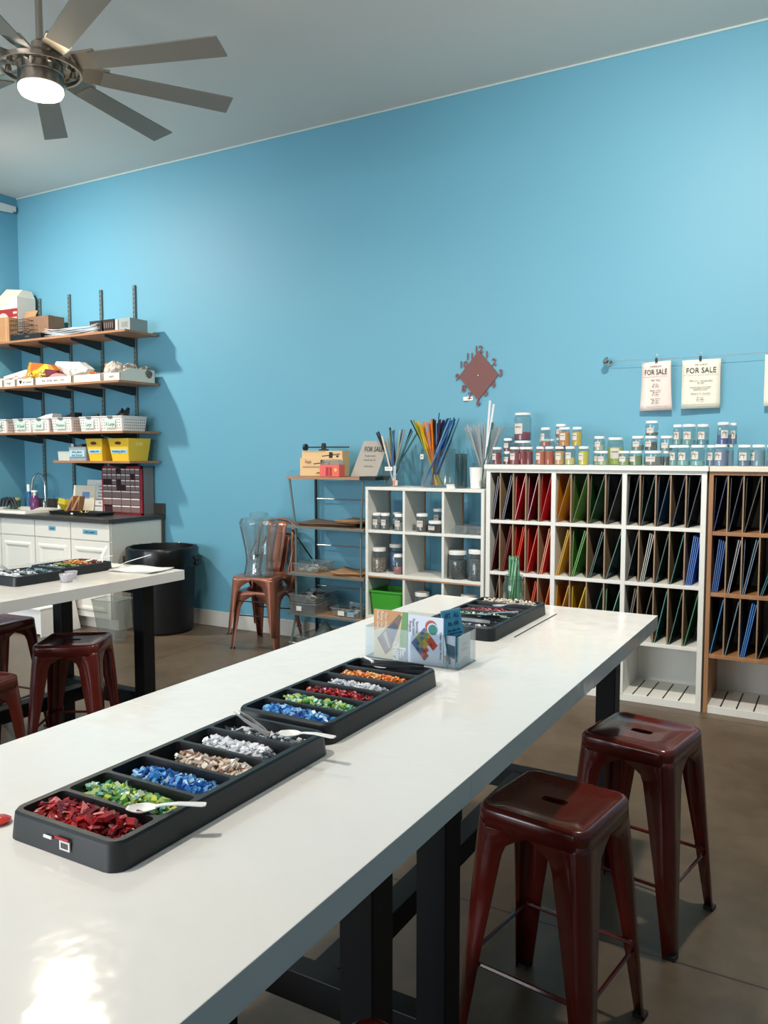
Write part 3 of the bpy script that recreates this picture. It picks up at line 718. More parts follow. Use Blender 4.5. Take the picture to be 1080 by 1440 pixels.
# ------------------------------------------------------------------ wall clock, wire and price sheets
t = thing('wall_clock', 'brown diamond wall clock with cut-out numerals on blue wall', 'clock', (-2.272, YB-.004, 2.042))
cm = mat('rust_brown', (114, 66, 62), .5)
MB().prismy([(-.150, 0), (0, -.172), (.150, 0), (0, .172)], -.008, 0).build('face', cm, t)
MB().at((0, -.008, 0), 0, PI/2).cyl((0, 0, 0), .004, .006, 10).build('centre_pin', steel, t)
for s_, x, z in (('12', 0, .180), ('1', .062, .140), ('2', .116, .086), ('3', .166, .008), ('4', .112, -.068), ('5', .058, -.122), ('6', 0, -.190), ('7', -.064, -.142), ('8', -.112, -.088), ('9', -.162, -.006), ('10', -.116, .080), ('11', -.066, .134)):
    text(s_, .066, cm, t, (x, -.006, z), bold=.0018, name='numeral')
t = thing('wall_note', 'small white label on the wall below the clock', 'label', (-2.352, YB-.003, 1.884))
MB().box(-.037, -.002, -.014, .037, 0, .014).build('card', paper, t); MB().box(-.005, -.0026, -.002, .03, -.002, .002).build('print', grey_ink, t)
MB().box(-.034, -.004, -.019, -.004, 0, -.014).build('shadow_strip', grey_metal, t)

t = thing('wire_anchor', 'round steel wall anchor at the left end of the wire', 'anchor', (-1.366, YB, 2.083))
b = MB().at((0, 0, 0), 0, PI/2); b.lathe([(.024, 0), (.026, .008), (.020, .016), (.012, .022), (.012, .05), (.020, .052), (.024, .066), (.016, .08), (.0, .083)], 18); b.build('body', chrome, t, smooth=50)
b = MB(); b.cyl((0, -.058, .0), .012, .028, 12); b.build('clamp', chrome, t, smooth=50)
WY = YB-.058
pts = []
for i in range(25):
    u = i/24; x = -1.366+u*2.2; pts.append((x, WY, 2.086-.006*math.sin(PI*u*2)+.012*u))
tag(MB().tube(pts, .0014, 5).build('hanging_wire', steel), 'thin steel wire strung along the blue wall above the jars', 'wire')
def price_sheet(label, x, w, h, z, turn, bend, lines, tint, txt=True):
    t = thing('price_sheet', label, 'sheet', (x, WY+.006, z), turn)
    pm = mat('sheet_%d_%d_%d' % tint, tint, .7)
    L = []
    for j in range(9):
        v = j/8; L.append([(-w/2+w*i/6*1.0, bend*v*v*(i/6-.5)+.010*v*v, -h*v) for i in range(7)])
    MB().loft(L, False, False, close=False).build('page', pm, t, smooth=60, solid=.0008)
    if txt:
        text('FOR SALE', .046, black, t, (.0, -.004, -.066), xs=.80*w/.2)
        text(lines[0], .0125, grey_ink, t, (.0, -.004, -.030), xs=.8)
        MB().box(-w*.45, -.0036, -.0925, w*.45, -.003, -.0915).build('rule', grey_ink, t)
        MB().box(-w*.45, -.0036, -h+.024, w*.45, -.003, -h+.025).build('rule', grey_ink, t)
        text('\n'.join(lines[1:]), .0135, grey_ink, t, (.0, -.004, -.185), xs=.72, space=.95)
    return t
def clip(label, x, z):
    t = thing('wire_clip', label, 'clip', (x, WY, z))
    MB().box(-.007, -.006, -.022, .007, .006, .004).build('jaw', dark_metal, t, bevel=.001)
    MB().tube([(0, 0, .004), (.009, 0, .018), (0, 0, .028), (-.009, 0, .018)], .0016, 5, close=True).build('loop', steel, t)
price_sheet('pinkish FOR SALE price sheet hanging on wire, left of two in full view', -1.058, .192, .303, 2.068, -.28, .05, ['POWDERS & FRIT', 'Small - 1 lb jars', '', '$5 - fine', '$6 - coarse', '', 'Medium - 2 lb jars', '$8 - fine', '$9 - coarse', '', 'Large - 4 lb jars', '$12 - fine', '$14 - coarse'], (232, 214, 206))
price_sheet('cream FOR SALE price sheet hanging on wire, right of two in full view', -.793, .222, .295, 2.066, -.03, .02, ['SHEET GLASS BY', 'SMALL 5 x 5  -  sheet glass pieces', '$4 - each', '', 'price per piece, cut on request', 'please ask at counter', '', 'Medium 5 x 10  - sheet glass', '', '$7 - clear', '$9 - colour'], (226, 222, 206))
price_sheet('cream price sheet cut off by the right picture edge', -.335, .215, .30, 2.074, -.05, .02, ['', ''], (226, 222, 206), False)
clip('small metal clip holding the pinkish price sheet', -1.056, 2.085)
clip('small metal clip holding the full cream price sheet', -.798, 2.082)
clip('small metal clip holding the price sheet at picture edge', -.335, 2.09)

# ------------------------------------------------------------------ folding metal rack
RX0, RX1 = -3.655, -2.985
t = thing('wire_rack', 'folding black metal rack with four thin wooden shelves', 'rack', (RX0, 4.95, 0))
w = RX1-RX0
SZ = [1.325, .955, .598, .296]
for x in (0.012, w-.012):
    MB().tube([(x, .35, 0), (x, .35, 1.32)], .011, 8).build('rear_post', dark_metal, t)
    MB().tube([(x, .0, 1.31), (x+ (.035 if x < .3 else -.035), .03, .93), (x+(.035 if x < .3 else -.035), .03, .31), (x, -.01, .0)], .0085, 8).build('front_leg', grey_metal, t)
    MB().tube([(x, .03, .92), (x, .34, .62)], .006, 6).build('cross_brace', dark_metal, t)
for z in (1.14, .775, .45):
    MB().tube([(.012, .35, z), (w-.012, .35, z)], .005, 6).build('back_rail', steel, t)
MB().tube([(.0, 0, .06), (w, 0, .06)], .006, 6).build('back_rail', steel, t)
for z in SZ:
    o = MB().box(0, -.012, z-.016, w, .345, z).build('shelf', mat('thin_board', (160, 124, 94), .6, noise=(25, .1)), t)
    MB().box(-.003, -.016, z-.018, w+.003, -.012, z-.002).build('shelf_edge', grey_metal if z < 1 else mat('board_edge', (168, 128, 96), .5), o)
MB().box(w-.03, -.018, 1.306, w+.10, .30, 1.334).build('end_tray', dark_metal, t)

RZ = 1.3265
# boxes of pendants, bar clamp, red box, grey FOR SALE card
t = thing('kit_box', 'tan printed kit box with clamp drawings on the folding rack', 'box', (-3.404, 5.13, RZ))
tan = mat('tan_box', (222, 186, 138), .7)
MB().box(-.215, -.05, 0, .150, .05, .19).build('body', tan, t, bevel=.002)
MB().box(-.225, -.06, 0, .160, -.048, .135).build('front_panel', tan, t)
d_ = MB()
for cx, cz, wv in ((.05, .158, .16), (-.02, .10, .16), (.0, .03, .15)):
    d_.at((cx, -.0615 if cz < .13 else -.0515, cz), 0, 0, math.radians(-6))
    d_.box(-wv/2, -.001, -.003, wv/2, 0, .003); d_.add([(-.018, -.0012, -.02), (.012, -.0012, -.022), (.02, -.0012, .018), (-.012, -.0012, .024)], [(0, 1, 2, 3)])
    d_.box(wv*.3, -.001, -.022, wv*.42, 0, -.008)
d_.build('printed_clamp', black, t)
p_ = MB()
for cz in (.183, .07, .062): p_.box(-.20, -.0615 if cz < .13 else -.0515, cz, .0, -.0605 if cz < .13 else -.0505, cz+.003)
p_.build('print', grey_ink, t)
text('Saga', .035, mat('brown_ink', (120, 84, 60), .6), t, (-.15, -.0615, .108), xs=1)
t = thing('bar_clamp', 'black bar clamp lying on top of the tan kit box', 'clamp', (-3.43, 5.12, RZ+.19))
MB().box(-.19, -.006, .022, .21, .006, .032).build('bar', black_plastic, t)
b = MB().at((-.185, 0, .027), 0, 0, PI/2); b.cyl((0, 0, -.008), .026, .02, 16); b.build('fixed_jaw', black_plastic, t, smooth=40)
MB().box(-.05, -.015, .0005, .02, .015, .012).box(-.03, -.012, .012, 0, .012, .045).box(-.028, -.01, .045, -.002, .01, .058).build('slide', black_plastic, t, bevel=.002)
t = thing('gift_box', 'small coral red box with clear lid in front of kit box', 'box', (-3.30, 5.015, RZ))
MB().box(-.085, -.04, 0, .085, .04, .088).build('body', mat('coral', (226, 104, 96), .5), t, bevel=.003)
MB().frus((-.083, -.038, .083, .038), .0885, (-.06, -.03, .06, .03), .125).build('lid', frosted, t)
MB().box(-.03, -.0415, .006, -.005, -.04, .07).box(.002, -.0415, .006, .022, -.04, .07).build('stripe', mat('dark_coral', (170, 50, 48), .5), t)
MB().at((.055, -.041, .05), 0, PI/2).cyl((0, 0, 0), .013, .001, 14).build('dot', mat('yellow_dot', (236, 190, 90), .5), t)
t = thing('sale_card', 'grey FOR SALE card leaning back on the folding rack', 'card', (-3.045, 5.06, RZ))
b = MB()
b.add([(-.125, 0, 0), (.095, 0, 0), (.150, .09, .262), (-.062, .09, .262), (-.125, .003, 0), (.095, .003, 0), (.150, .093, .262), (-.062, .093, .262)], [(0, 1, 2, 3), (7, 6, 5, 4), (0, 4, 5, 1), (1, 5, 6, 2), (2, 6, 7, 3), (3, 7, 4, 0)])
b.build('card', mat('grey_card', (164, 158, 148), .7), t)
MB().box(-.06, .02, 0, .08, .10, .006).build('foot', mat('grey_card', (164, 158, 148)), t)
tilt = math.atan2(.262, .09)
text('FOR SALE', .055, black, t, (.036, .064, .20), (tilt, 0, 0), xs=.68)
text('Kiln glass samples\n\nsmall  $5  large  $9\n\n\nask for a price', .016, grey_ink, t, (.015, .036, .115), (tilt, 0, 0), xs=.8)

def sheets_of_paper(label, loc, w, d, n, m, rz=0, curl=.02, group=None):
    t = thing('paper_stack', label, 'paper', loc, rz, group)
    for k in range(n):
        z = k*.006; L = []
        ox, oy, a = R.uniform(-.015, .015), R.uniform(-.012, .012), R.uniform(-.06, .06)
        for j in range(6):
            v = j/5-.5; row = []
            for i in range(8):
                u = i/7-.5; x, y = u*w, v*d
                row.append((x*math.cos(a)-y*math.sin(a)+ox, x*math.sin(a)+y*math.cos(a)+oy, z+.003+curl*(max(0, abs(u)-.25)**2*4)*(k+1)/n+.003*math.sin(7*u+5*v+k)))
            L.append(row)
        MB().loft(L, False, False, close=False).build('page', m, t, smooth=60, solid=.001)
    return t
kraft = mat('kraft_paper', (168, 128, 92), .75, noise=(18, .08)); kraft_d = mat('kraft_dark', (104, 82, 62), .75, noise=(18, .1))
sheets_of_paper('flat brown paper sheets on the second shelf of folding rack', (-3.34, 5.10, SZ[1]), .50, .30, 4, kraft_d, .03, .03)
sheets_of_paper('loose tan kraft papers on the second shelf, toward the right', (-3.14, 5.13, SZ[1]+.03), .26, .26, 3, kraft, -.1, .02)
sheets_of_paper('tan kraft paper with curled dark edge on the third rack shelf', (-3.14, 5.10, SZ[2]), .28, .28, 4, kraft, .12, .05)
def clear_box(label, loc, w, d, h, rz=0, lid=False, content=None):
    t = thing('clear_box', label, 'box', loc, rz)
    b = MB(); b.loft([b.rrect(-w/2+.012, -d/2+.012, w/2-.012, d/2-.012, .015, 0), b.rrect(-w/2, -d/2, w/2, d/2, .015, h)], True, False)
    b.build('body', frosted, t, smooth=40)
    b = MB(); b.loft([b.rrect(-w/2-.004, -d/2-.004, w/2+.004, d/2+.004, .016, h-.008), b.rrect(-w/2-.006, -d/2-.006, w/2+.006, d/2+.006, .016, h-.004), b.rrect(-w/2-.004, -d/2-.004, w/2+.004, d/2+.004, .016, h), b.rrect(-w/2, -d/2, w/2, d/2, .016, h)], False, False)
    b.build('rim', frosted, t, smooth=40)
    if lid:
        MB().box(-w/2+.004, -d/2+.004, h, w/2-.004, d/2-.004, h+.006).build('lid', frosted, t, bevel=.002)
    return t
def scraps(label, loc, w, d, h, n, cols, name='scraps', cat='scraps', sz=.05):
    b = MB(); mats_ = [mat('scrap_%d_%d_%d' % c, c, .5) for c in cols]
    for i in range(n):
        b.k = R.randrange(len(cols))
        b.at((loc[0]+R.uniform(-w/2, w/2), loc[1]+R.uniform(-d/2, d/2), loc[2]+R.uniform(0, h)), R.uniform(0, 6), R.uniform(-.5, .5), R.uniform(-.5, .5))
        s_ = sz*R.uniform(.5, 1); b.box(-s_/2, -s_*.3, 0, s_/2, s_*.3, .002)
    return tag(b.build(name, mats_), label, cat, None, 'stuff')
clear_box('shallow clear box with pale pieces at left of the third rack shelf', (-3.52, 5.09, SZ[2]+.001), .23, .25, .07)
scraps('pale glass scraps inside the shallow clear box on third rack shelf', (-3.52, 5.08, SZ[2]+.012), .15, .16, .025, 40, [(214, 210, 190), (226, 226, 222), (180, 176, 160)], 'glass_scraps', 'glass scraps')
t = clear_box('clear drawer box with white tag, lower of two stacked on the rack', (-3.52, 5.07, SZ[3]+.001), .25, .30, .08)
MB().box(-.045, -.152, .02, .0, -.150, .055).build('tag', paper, t)
clear_box('clear box of dark strips, stacked on the drawer box on the rack', (-3.52, 5.07, SZ[3]+.084), .25, .30, .06)
scraps('dark glass scraps in the clear box stacked on the rack', (-3.52, 5.06, SZ[3]+.095), .18, .2, .03, 50, [(60, 62, 66), (120, 124, 128), (200, 204, 204)], 'glass_scraps', 'glass scraps', .07)
t = clear_box('long clear box with white tag at right of the lowest rack shelf', (-3.16, 5.09, SZ[3]+.001), .26, .26, .065)
MB().box(-.06, -.132, .012, -.005, -.130, .045).build('tag', paper, t); MB().box(.02, -.132, .008, .08, -.130, .045).build('blue_tag', mat('pale_blue', (130, 170, 196), .6), t)
scraps('dark glass scraps in the long clear box', (-3.16, 5.09, SZ[3]+.012), .2, .18, .03, 40, [(60, 66, 70), (130, 150, 160), (190, 200, 204)], 'glass_scraps', 'glass scraps', .06)
t = clear_box('large clear plastic tub on the floor under the folding rack', (-3.36, 5.06, .001), .40, .34, .13)
b = MB()
L = []
for j in range(8):
    v = j/7
    L.append([((.17*(1-v*.95))*math.cos(2*PI*i/14)*(1+.12*math.sin(3*i+j)), (.13*(1-v*.95))*math.sin(2*PI*i/14)*(1+.1*math.cos(2*i+2*j)), .01+v*.22) for i in range(14)])
tag(b.at((-3.40, 5.06, 0)).loft(L).build('plastic_bag', glass('bag_film', (210, 224, 222), .75, .15, .22), smooth=70), 'crumpled clear plastic bag in the tub under the rack', 'bag')
# ------------------------------------------------------------------ kitchen run
KF = 4.70
cab_m = mat('cabinet_white', (228, 224, 214), .4)
granite = mat('granite', (64, 60, 58), .3, noise=(120, .6))
xs_ = [-7.20, -6.73, -6.257, -5.785, -5.305]
nm_ = ['at the left picture edge', 'left of the drawer with a short blue tag', 'with a short blue tag on its drawer', 'at the right end, with a long blue tag on its drawer']
for i in range(4):
    x0, x1 = xs_[i], xs_[i+1]; w = x1-x0-.002
    t = thing('base_cabinet', 'white kitchen base cabinet '+nm_[i], 'cabinet', (x0+.001, KF, 0), 0, None)
    MB().box(0, .02, .10, w, .61, .914).box(.0, .075, .0, w, .61, .10).build('body', cab_m, t)
    def front(name, z0, z1, panel):
        b = MB(); b.box(.004, 0, z0, w-.004, .02, z1)
        if panel:
            a = .055
            b.frus((a, 0, w-a, 0), 0, (a, 0, w-a, 0), 0) if False else None
            for (p0, q0, p1, q1) in ((.045, z0+.05, w-.045, z1-.05),):
                b.loft([[(p0, 0, q0), (p1, 0, q0), (p1, 0, q1), (p0, 0, q1)], [(p0+.014, -.010, q0+.014), (p1-.014, -.010, q0+.014), (p1-.014, -.010, q1-.014), (p0+.014, -.010, q1-.014)],
                        [(p0+.03, -.010, q0+.03), (p1-.03, -.010, q0+.03), (p1-.03, -.010, q1-.03), (p0+.03, -.010, q1-.03)], [(p0+.05, -.001, q0+.05), (p1-.05, -.001, q0+.05), (p1-.05, -.001, q1-.05), (p0+.05, -.001, q1-.05)]], False, True)
        return b.build(name, cab_m, t, bevel=.002)
    if i == 3: MB().box(w, .585, 0, w+.012, .608, .913).build('end_strip', mat('strip_brown', (84, 74, 62), .5), t)
    dr = front('drawer', .765, .905, False); front('door', .105, .755, True)
    if i == 2:
        MB().box(.19, -.002, .825, .28, 0, .862).build('tag', mat('tape_blue', (96, 160, 184), .6), dr); text('tools', .026, black, dr, (.235, -.003, .843))
    if i == 3:
        MB().box(.155, -.002, .815, .33, 0, .852).build('tag', mat('tape_blue', (96, 160, 184)), dr); text('wire, paper', .026, black, dr, (.242, -.003, .833))
t = thing('worktop', 'dark speckled kitchen worktop with low backsplash, on white cabinets', 'worktop', (0, 0, 0))
MB().box(-7.205, 4.675, .914, -5.29, YB-.002, .95).build('slab', granite, t, bevel=.003)
MB().box(-7.205, YB-.022, .95, -5.29, YB-.002, 1.05).build('backsplash', granite, t, bevel=.002)
# sink and tap
t = thing('sink', 'white drop-in kitchen sink in the dark worktop', 'sink', (-6.80, 4.98, .95))
b = MB(); b.loft([b.rrect(-.39, -.26, .37, .20, .03, .001), b.rrect(-.385, -.255, .365, .195, .03, .026), b.rrect(-.36, -.23, .34, .17, .03, .03), b.rrect(-.33, -.20, .31, .12, .04, .018), b.rrect(-.30, -.18, .28, .10, .05, .004)], False, True)
b.build('rim', mat('sink_white', (236, 232, 220), .25, coat=.3), t, smooth=40)
t = thing('faucet', 'chrome gooseneck kitchen faucet behind the sink', 'faucet', (-6.94, 5.20, .951))
pts = [(0, 0, 0), (0, 0, .22)] + [(.11-.11*math.cos(PI*i/10), -.02*i/10, .22+.125*math.sin(PI*i/10)) for i in range(1, 11)] + [(.222, -.02, .14), (.222, -.02, .10)]
MB().tube(pts, .012, 10).build('neck', chrome, t, smooth=60)
MB().lathe([(.028, 0), (.026, .02), (.018, .05)], 14).build('base', chrome, t, smooth=50)
MB().lathe([(.016, 0), (.017, .06), (.013, .08)], 12, (.222, -.02, .03)).build('spray_head', chrome, t, smooth=50)
def small(name, label, cat, loc, prof, m, cap=None, capm=None, capname='cap'):
    t = thing(name, label, cat, loc)
    MB().lathe(prof, 16).build('body', m, t, smooth=45)
    if cap: MB().lathe(cap, 12).build(capname, capm or white_plastic, t, smooth=45)
    return t
small('soap_bottle', 'purple liquid soap bottle behind the sink by faucet', 'bottle', (-6.80, 5.12, .981-.03), [(.040, 0), (.044, .02), (.044, .11), (.02, .14)], mat('soap_purple', (96, 48, 92), .2), [(.014, .14), (.014, .17), (.03, .175), (.03, .19)])
small('spray_bottle', 'blue bottle with white cap left of purple soap', 'bottle', (-7.02, 5.22, .951), [(.034, 0), (.034, .13), (.014, .17)], mat('bottle_blue', (40, 92, 140), .25), [(.016, .17), (.016, .24)])
small('chrome_knob', 'small chrome pump standing right of the purple soap', 'pump', (-6.69, 5.14, .951), [(.02, 0), (.012, .02), (.010, .06), (.016, .075), (.004, .10)], chrome)
small('chrome_knob', 'small chrome nozzle under the end of faucet neck', 'pump', (-6.60, 5.26, .951), [(.016, 0), (.010, .02), (.010, .06), (.004, .085)], chrome)
small('white_pump', 'small white pump bottle at the right end of sink', 'pump', (-6.46, 5.13, .951), [(.016, 0), (.016, .05), (.008, .07), (.006, .10)], white_plastic, [(.004, .10), (.004, .115)])
small('pump_bottle', 'lavender pump bottle behind the yellow bowl', 'bottle', (-6.31, 5.22, .951), [(.030, 0), (.030, .10), (.012, .13)], mat('lavender', (150, 146, 170), .3), [(.006, .13), (.006, .19), (.018, .195), (.018, .205)])
t = thing('green_jar', 'green jar with pale yellow lid at left end of worktop', 'jar', (-7.07, 5.10, .951))
MB().cyl((0, 0, 0), .05, .09, 16).build('body', mat('jar_green', (60, 100, 84), .3), t, smooth=40); MB().cyl((0, 0, .09), .052, .022, 16).build('lid', mat('lid_yellow', (190, 186, 120), .4), t, smooth=40)
b = MB()
for k in range(3): b.tube([(-7.16+.05*k, 5.0, .985), (-7.14+.05*k, 5.01, 1.05), (-7.08+.05*k, 5.02, 1.065), (-7.03+.04*k, 5.03, .985)], .014, 6)
tag(b.build('black_cable', black_plastic, smooth=50), 'coiled black hose lying at the left end of the sink', 'hose')
# yellow faceted bowl
b = MB(); b.loft([[(r*math.cos(2*PI*i/5+.3), r*math.sin(2*PI*i/5+.3), z+(.03*math.sin(i*2.3) if z > .06 else 0)) for i in range(5)] for r, z in ((.035, 0), (.085, .07), (.072, .12), (.066, .115), (.02, .015))])
tag(b.at((0, 0, 0)).build('faceted_bowl', mat('olive_yellow', (190, 172, 44), .35), loc=(-6.26, 5.06, .951)), 'yellow faceted bowl on the worktop beside the sink', 'bowl')
# cards and holders
def panel(name, label, cat, x, y, z, w, h, m, lean=.12, rz=0., th=.006, deco=None):
    t = thing(name, label, cat, (x, y, z), rz)
    b = MB().at((0, 0, 0), 0, -lean); b.box(-w/2, 0, 0, w/2, th, h); b.build('panel', m, t, bevel=.001)
    if deco: deco(t, lean)
    return t
def d1(t, ln):
    b = MB().at((0, 0, 0), 0, -ln); b.box(-.02, -.002, .13, .08, -.0005, .19); b.build('blue_print', mat('print_blue', (120, 150, 204), .6), t)
    b = MB().at((0, 0, 0), 0, -ln); b.box(-.10, -.002, .05, .0, -.0005, .09); b.build('green_print', mat('print_green', (176, 200, 170), .6), t)
    b = MB().at((0, 0, 0), 0, -ln)
    for k in range(4): b.box(-.10, -.002, .10+.012*k, -.05+.01*k, -.0005, .106+.012*k)
    b.build('print', grey_ink, t)
panel('info_board', 'cream card with blue and green print leaning on the worktop', 'card', -6.17, 5.15, .951, .29, .25, mat('cream_card', (222, 216, 196), .6), .14, 0, .012, d1)
panel('info_board', 'tall white board leaning behind the cream printed card', 'card', -6.07, 5.24, .951, .32, .30, paper, .1, 0, .01)
def d2(t, ln):
    b = MB().at((0, 0, 0), 0, -ln)
    for k in range(7): b.box(-.03+R.uniform(-.03, .05), -.002, .06+.03*k, R.uniform(.0, .02)+.02, -.0005, .066+.03*k)
    b.build('print', black, t)
panel('info_board', 'white folder with black marks beside the red drawer unit', 'folder', -5.965, 5.17, .951, .13, .27, mat('folder_white', (206, 208, 206), .6), .08, 0, .03, d2)
for k, (x, lb) in enumerate(((-6.145, 'left slanted cardboard wedge in front of the cream card'), (-6.06, 'right slanted cardboard wedge in front of the cream card'))):
    t = thing('card_holder', lb, 'holder', (x, 5.02, .975))
    MB().prismy([(-.07, 0), (.02, 0), (.055, .135), (.035, .135)], -.03, .03).build('body', card, t)
    MB().prismy([(-.035, .004), (.018, .004), (.036, .10)], -.032, -.0302).build('face', mat('wedge_brown', (92, 44, 36), .6), t)
t = thing('shallow_tray', 'shallow black tray on the worktop before the red drawer unit', 'tray', (-5.90, 4.96, .9505))
b = MB(); b.loft([b.rrect(-.36, -.10, .26, .09, .02, 0), b.rrect(-.37, -.11, .27, .10, .02, .028), b.rrect(-.36, -.10, .26, .09, .02, .028), b.rrect(-.35, -.09, .25, .08, .02, .008)])
b.build('body', black_plastic, t, smooth=40); MB().box(-.06, -.1115, .008, -.03, -.1095, .022).build('sticker', paper, t)
b = MB()
for k in range(6):
    a = k*PI/3; b.add([(0, 0, .012), (.02*math.cos(a-.4), .02*math.sin(a-.4), .012), (.06*math.cos(a), .06*math.sin(a), .042), (.02*math.cos(a+.4), .02*math.sin(a+.4), .012), (0, 0, .004)], [(0, 1, 2, 3), (4, 3, 2, 1)])
tag(b.build('glass_star', mat('star_yellow', (206, 200, 110), .4), loc=(-5.93, 4.97, .95)), 'small yellow star shape lying in the shallow black tray', 'ornament')
# parts organiser
t = thing('drawer_organizer', 'red fronted parts organizer with small clear drawers, grey sides', 'organizer', (-5.92, 5.17, .951))
red = mat('organizer_red', (156, 30, 44), .4); gr = mat('organizer_grey', (118, 120, 120), .5)
W, H, DP = .505, .43, .14
MB().box(0, .012, 0, W, DP, H).build('shell', gr, t)
b = MB(); b.box(0, 0, 0, .018, .02, H); b.box(W-.018, 0, 0, W, .02, H); b.box(0, 0, H-.018, W, .02, H); b.box(0, 0, 0, W, .02, .012); b.build('frame', red, t)
MB().box(.018, .006, .012, W-.018, .013, H-.018).build('drawer_cavity', mat('cavity', (48, 20, 24), .8), t)
dm = glass('organizer_drawer', (216, 190, 188), .7, .15, .55, (168, 136, 134)); lm = mat('drawer_slip', (236, 226, 222), .5)
MISS = {(0, 3), (1, 6), (2, 0), (2, 1), (2, 3), (3, 3), (3, 4), (6, 0)}
iw = W-.036
for r_ in range(7):
    n = 8 if r_ < 4 else 4
    z1 = H-.02-(r_*.05 if r_ < 4 else .2+(r_-4)*.066); hgt = .046 if r_ < 4 else .062
    for c_ in range(n):
        if (r_, c_) in MISS: continue
        x = .018+iw*c_/n
        o = MB().box(x+.003, -.006, z1-hgt, x+iw/n-.003, .006, z1).build('drawer', dm, t)
        MB().box(x+.006, -.0085, z1-.012, x+iw/n-.006, -.006, z1-.003).build('pull', lm, o)

# ------------------------------------------------------------------ bracketed shelves
t0 = None
for i, x in enumerate((-5.612, -6.042, -6.474, -6.898)):
    lb = ['slotted grey upright at right end of the wall shelves', 'slotted grey upright, second from the right end', 'slotted grey upright, third from right, nearer the sink', 'slotted grey upright at left, beside the boxes'][i]
    t = thing('shelf_upright', lb, 'upright', (x, YB, 0))
    z0 = 1.06 if i != 1 else 1.2
    MB().box(-.014, -.022, z0, .014, 0, 3.0).build('channel', grey_metal, t, bevel=.002)
    b = MB()
    for k in range(int((3.0-z0)/.04)): b.box(-.007, -.0228, z0+.01+k*.04, -.003, -.0218, z0+.03+k*.04).box(.003, -.0228, z0+.01+k*.04, .007, -.0218, z0+.03+k*.04)
    b.build('slot_row', black, t)
    for z, dpt in ((2.522, .36), (2.092, .42), (1.668, .42), (1.410, .34)):
        if z < 1.5 and i == 3 or (z < 1.5 and i == 2): continue
        MB().prismx([(-.022, z), (-dpt, z), (-dpt, z-.02), (-.06, z-.075), (-.022, z-.075)], -.006, .006).build('bracket', bracket_m, t)
def board(label, x0, x1, z, yf):
    return tag(MB().box(x0, yf, z, x1, YB-.024, z+.02).build('wall_shelf', shelf_wood, bevel=.002), label, 'shelf')
board('top wooden wall shelf, carrying cardboard boxes', -7.2, -5.322, 2.5225, 4.93)
board('wooden wall shelf holding white angled bins and bags', -7.2, -5.322, 2.0925, 4.85)
board('wooden wall shelf holding the white size baskets', -7.2, -5.322, 1.6685, 4.88)
board('short lowest wall shelf holding the yellow bins', -6.30, -5.322, 1.4105, 4.95)

# top shelf load
Z = 2.543
t = thing('cardboard_box', 'white box with red lower print, tallest on the top shelf', 'box', (-7.05, 5.17, Z))
b = MB(); b.loft([[(-.14, -.10, 0), (.155, -.10, 0), (.155, .10, 0), (-.14, .10, 0)], [(-.14, -.10, .44), (.150, -.10, .44), (.15, .10, .44), (-.14, .10, .44)], [(-.14, .0, .55), (.10, .0, .52), (.10, .10, .52), (-.14, .10, .55)]])
b.build('body', mat('box_white', (216, 208, 196), .7), t)
MB().box(-.14, -.1025, .02, .152, -.1005, .33).build('red_panel', mat('box_red', (156, 44, 48), .6), t)
b = MB().at((-.06, -.1035, .22), 0, PI/2); b.loft([[(.085*math.cos(2*PI*i/24), .085*math.sin(2*PI*i/24)*.9, 0) for i in range(24)], [(.085*math.cos(2*PI*i/24), .085*math.sin(2*PI*i/24)*.9, .001) for i in range(24)]]); b.build('oval_print', mat('print_pink', (214, 190, 186), .6), t)
MB().box(.07, -.1035, .18, .145, -.1026, .25).box(.09, -.1035, .28, .145, -.1026, .30).build('print', mat('print_pink', (214, 190, 186)), t)
t = thing('cardboard_box', 'plain tan cardboard box at left end of the top shelf', 'box', (-7.04, 5.02, Z))
MB().box(-.15, -.05, 0, .145, .045, .232).build('body', card, t, bevel=.002); MB().box(.10, -.0515, .0, .112, -.0501, .232).build('tape', mat('tape', (206, 160, 112), .4), t)
t = thing('cardboard_box', 'brown cardboard box with open flap behind the wire basket', 'box', (-6.665, 5.14, Z))
MB().box(-.19, -.05, 0, .175, .13, .235).build('body', card2, t, bevel=.002); MB().at((-.17, -.05, .235), 0, -.5).box(0, 0, 0, .16, .002, .07).build('flap', card, t)
t = thing('wire_basket', 'small black wire basket of odds and ends on the black case', 'basket', (-6.735, 4.99, Z+.056))
b = MB()
for k in range(9):
    u = -.10+.025*k; b.tube([(u, -.045, 0), (u, -.05, .13)], .0018, 4).tube([(u, .045, 0), (u, .05, .13)], .0018, 4)
for z in (0, .045, .09, .13): b.tube([(-.105, -.048, z), (.105, -.048, z), (.105, .048, z), (-.105, .048, z)], .0022, 4, close=True)
b.build('wires', dark_metal, t)
scraps('small metal odds and ends in the black wire basket', (-6.735, 4.99, Z+.062), .16, .06, .03, 24, [(180, 176, 170), (150, 130, 110), (70, 70, 72)], 'metal_parts', 'parts', .035)
t = thing('black_case', 'flat black case under the wire basket on the top shelf', 'case', (-6.63, 5.0, Z))
MB().box(-.22, -.055, 0, .21, .06, .052).build('body', mat('case_black', (28, 28, 30), .4), t, bevel=.006); MB().box(.0, -.057, .02, .06, -.055, .034).build('latch', mat('latch', (150, 140, 110), .4, 1), t)
t = sheets_of_paper('white folded plastic sheeting draped on the top shelf', (-6.03, 5.06, Z), .66, .22, 5, mat('sheeting', (222, 226, 228), .4), .0, .05)
for o_ in t.children: o_.scale = (1, 1, 2.1)
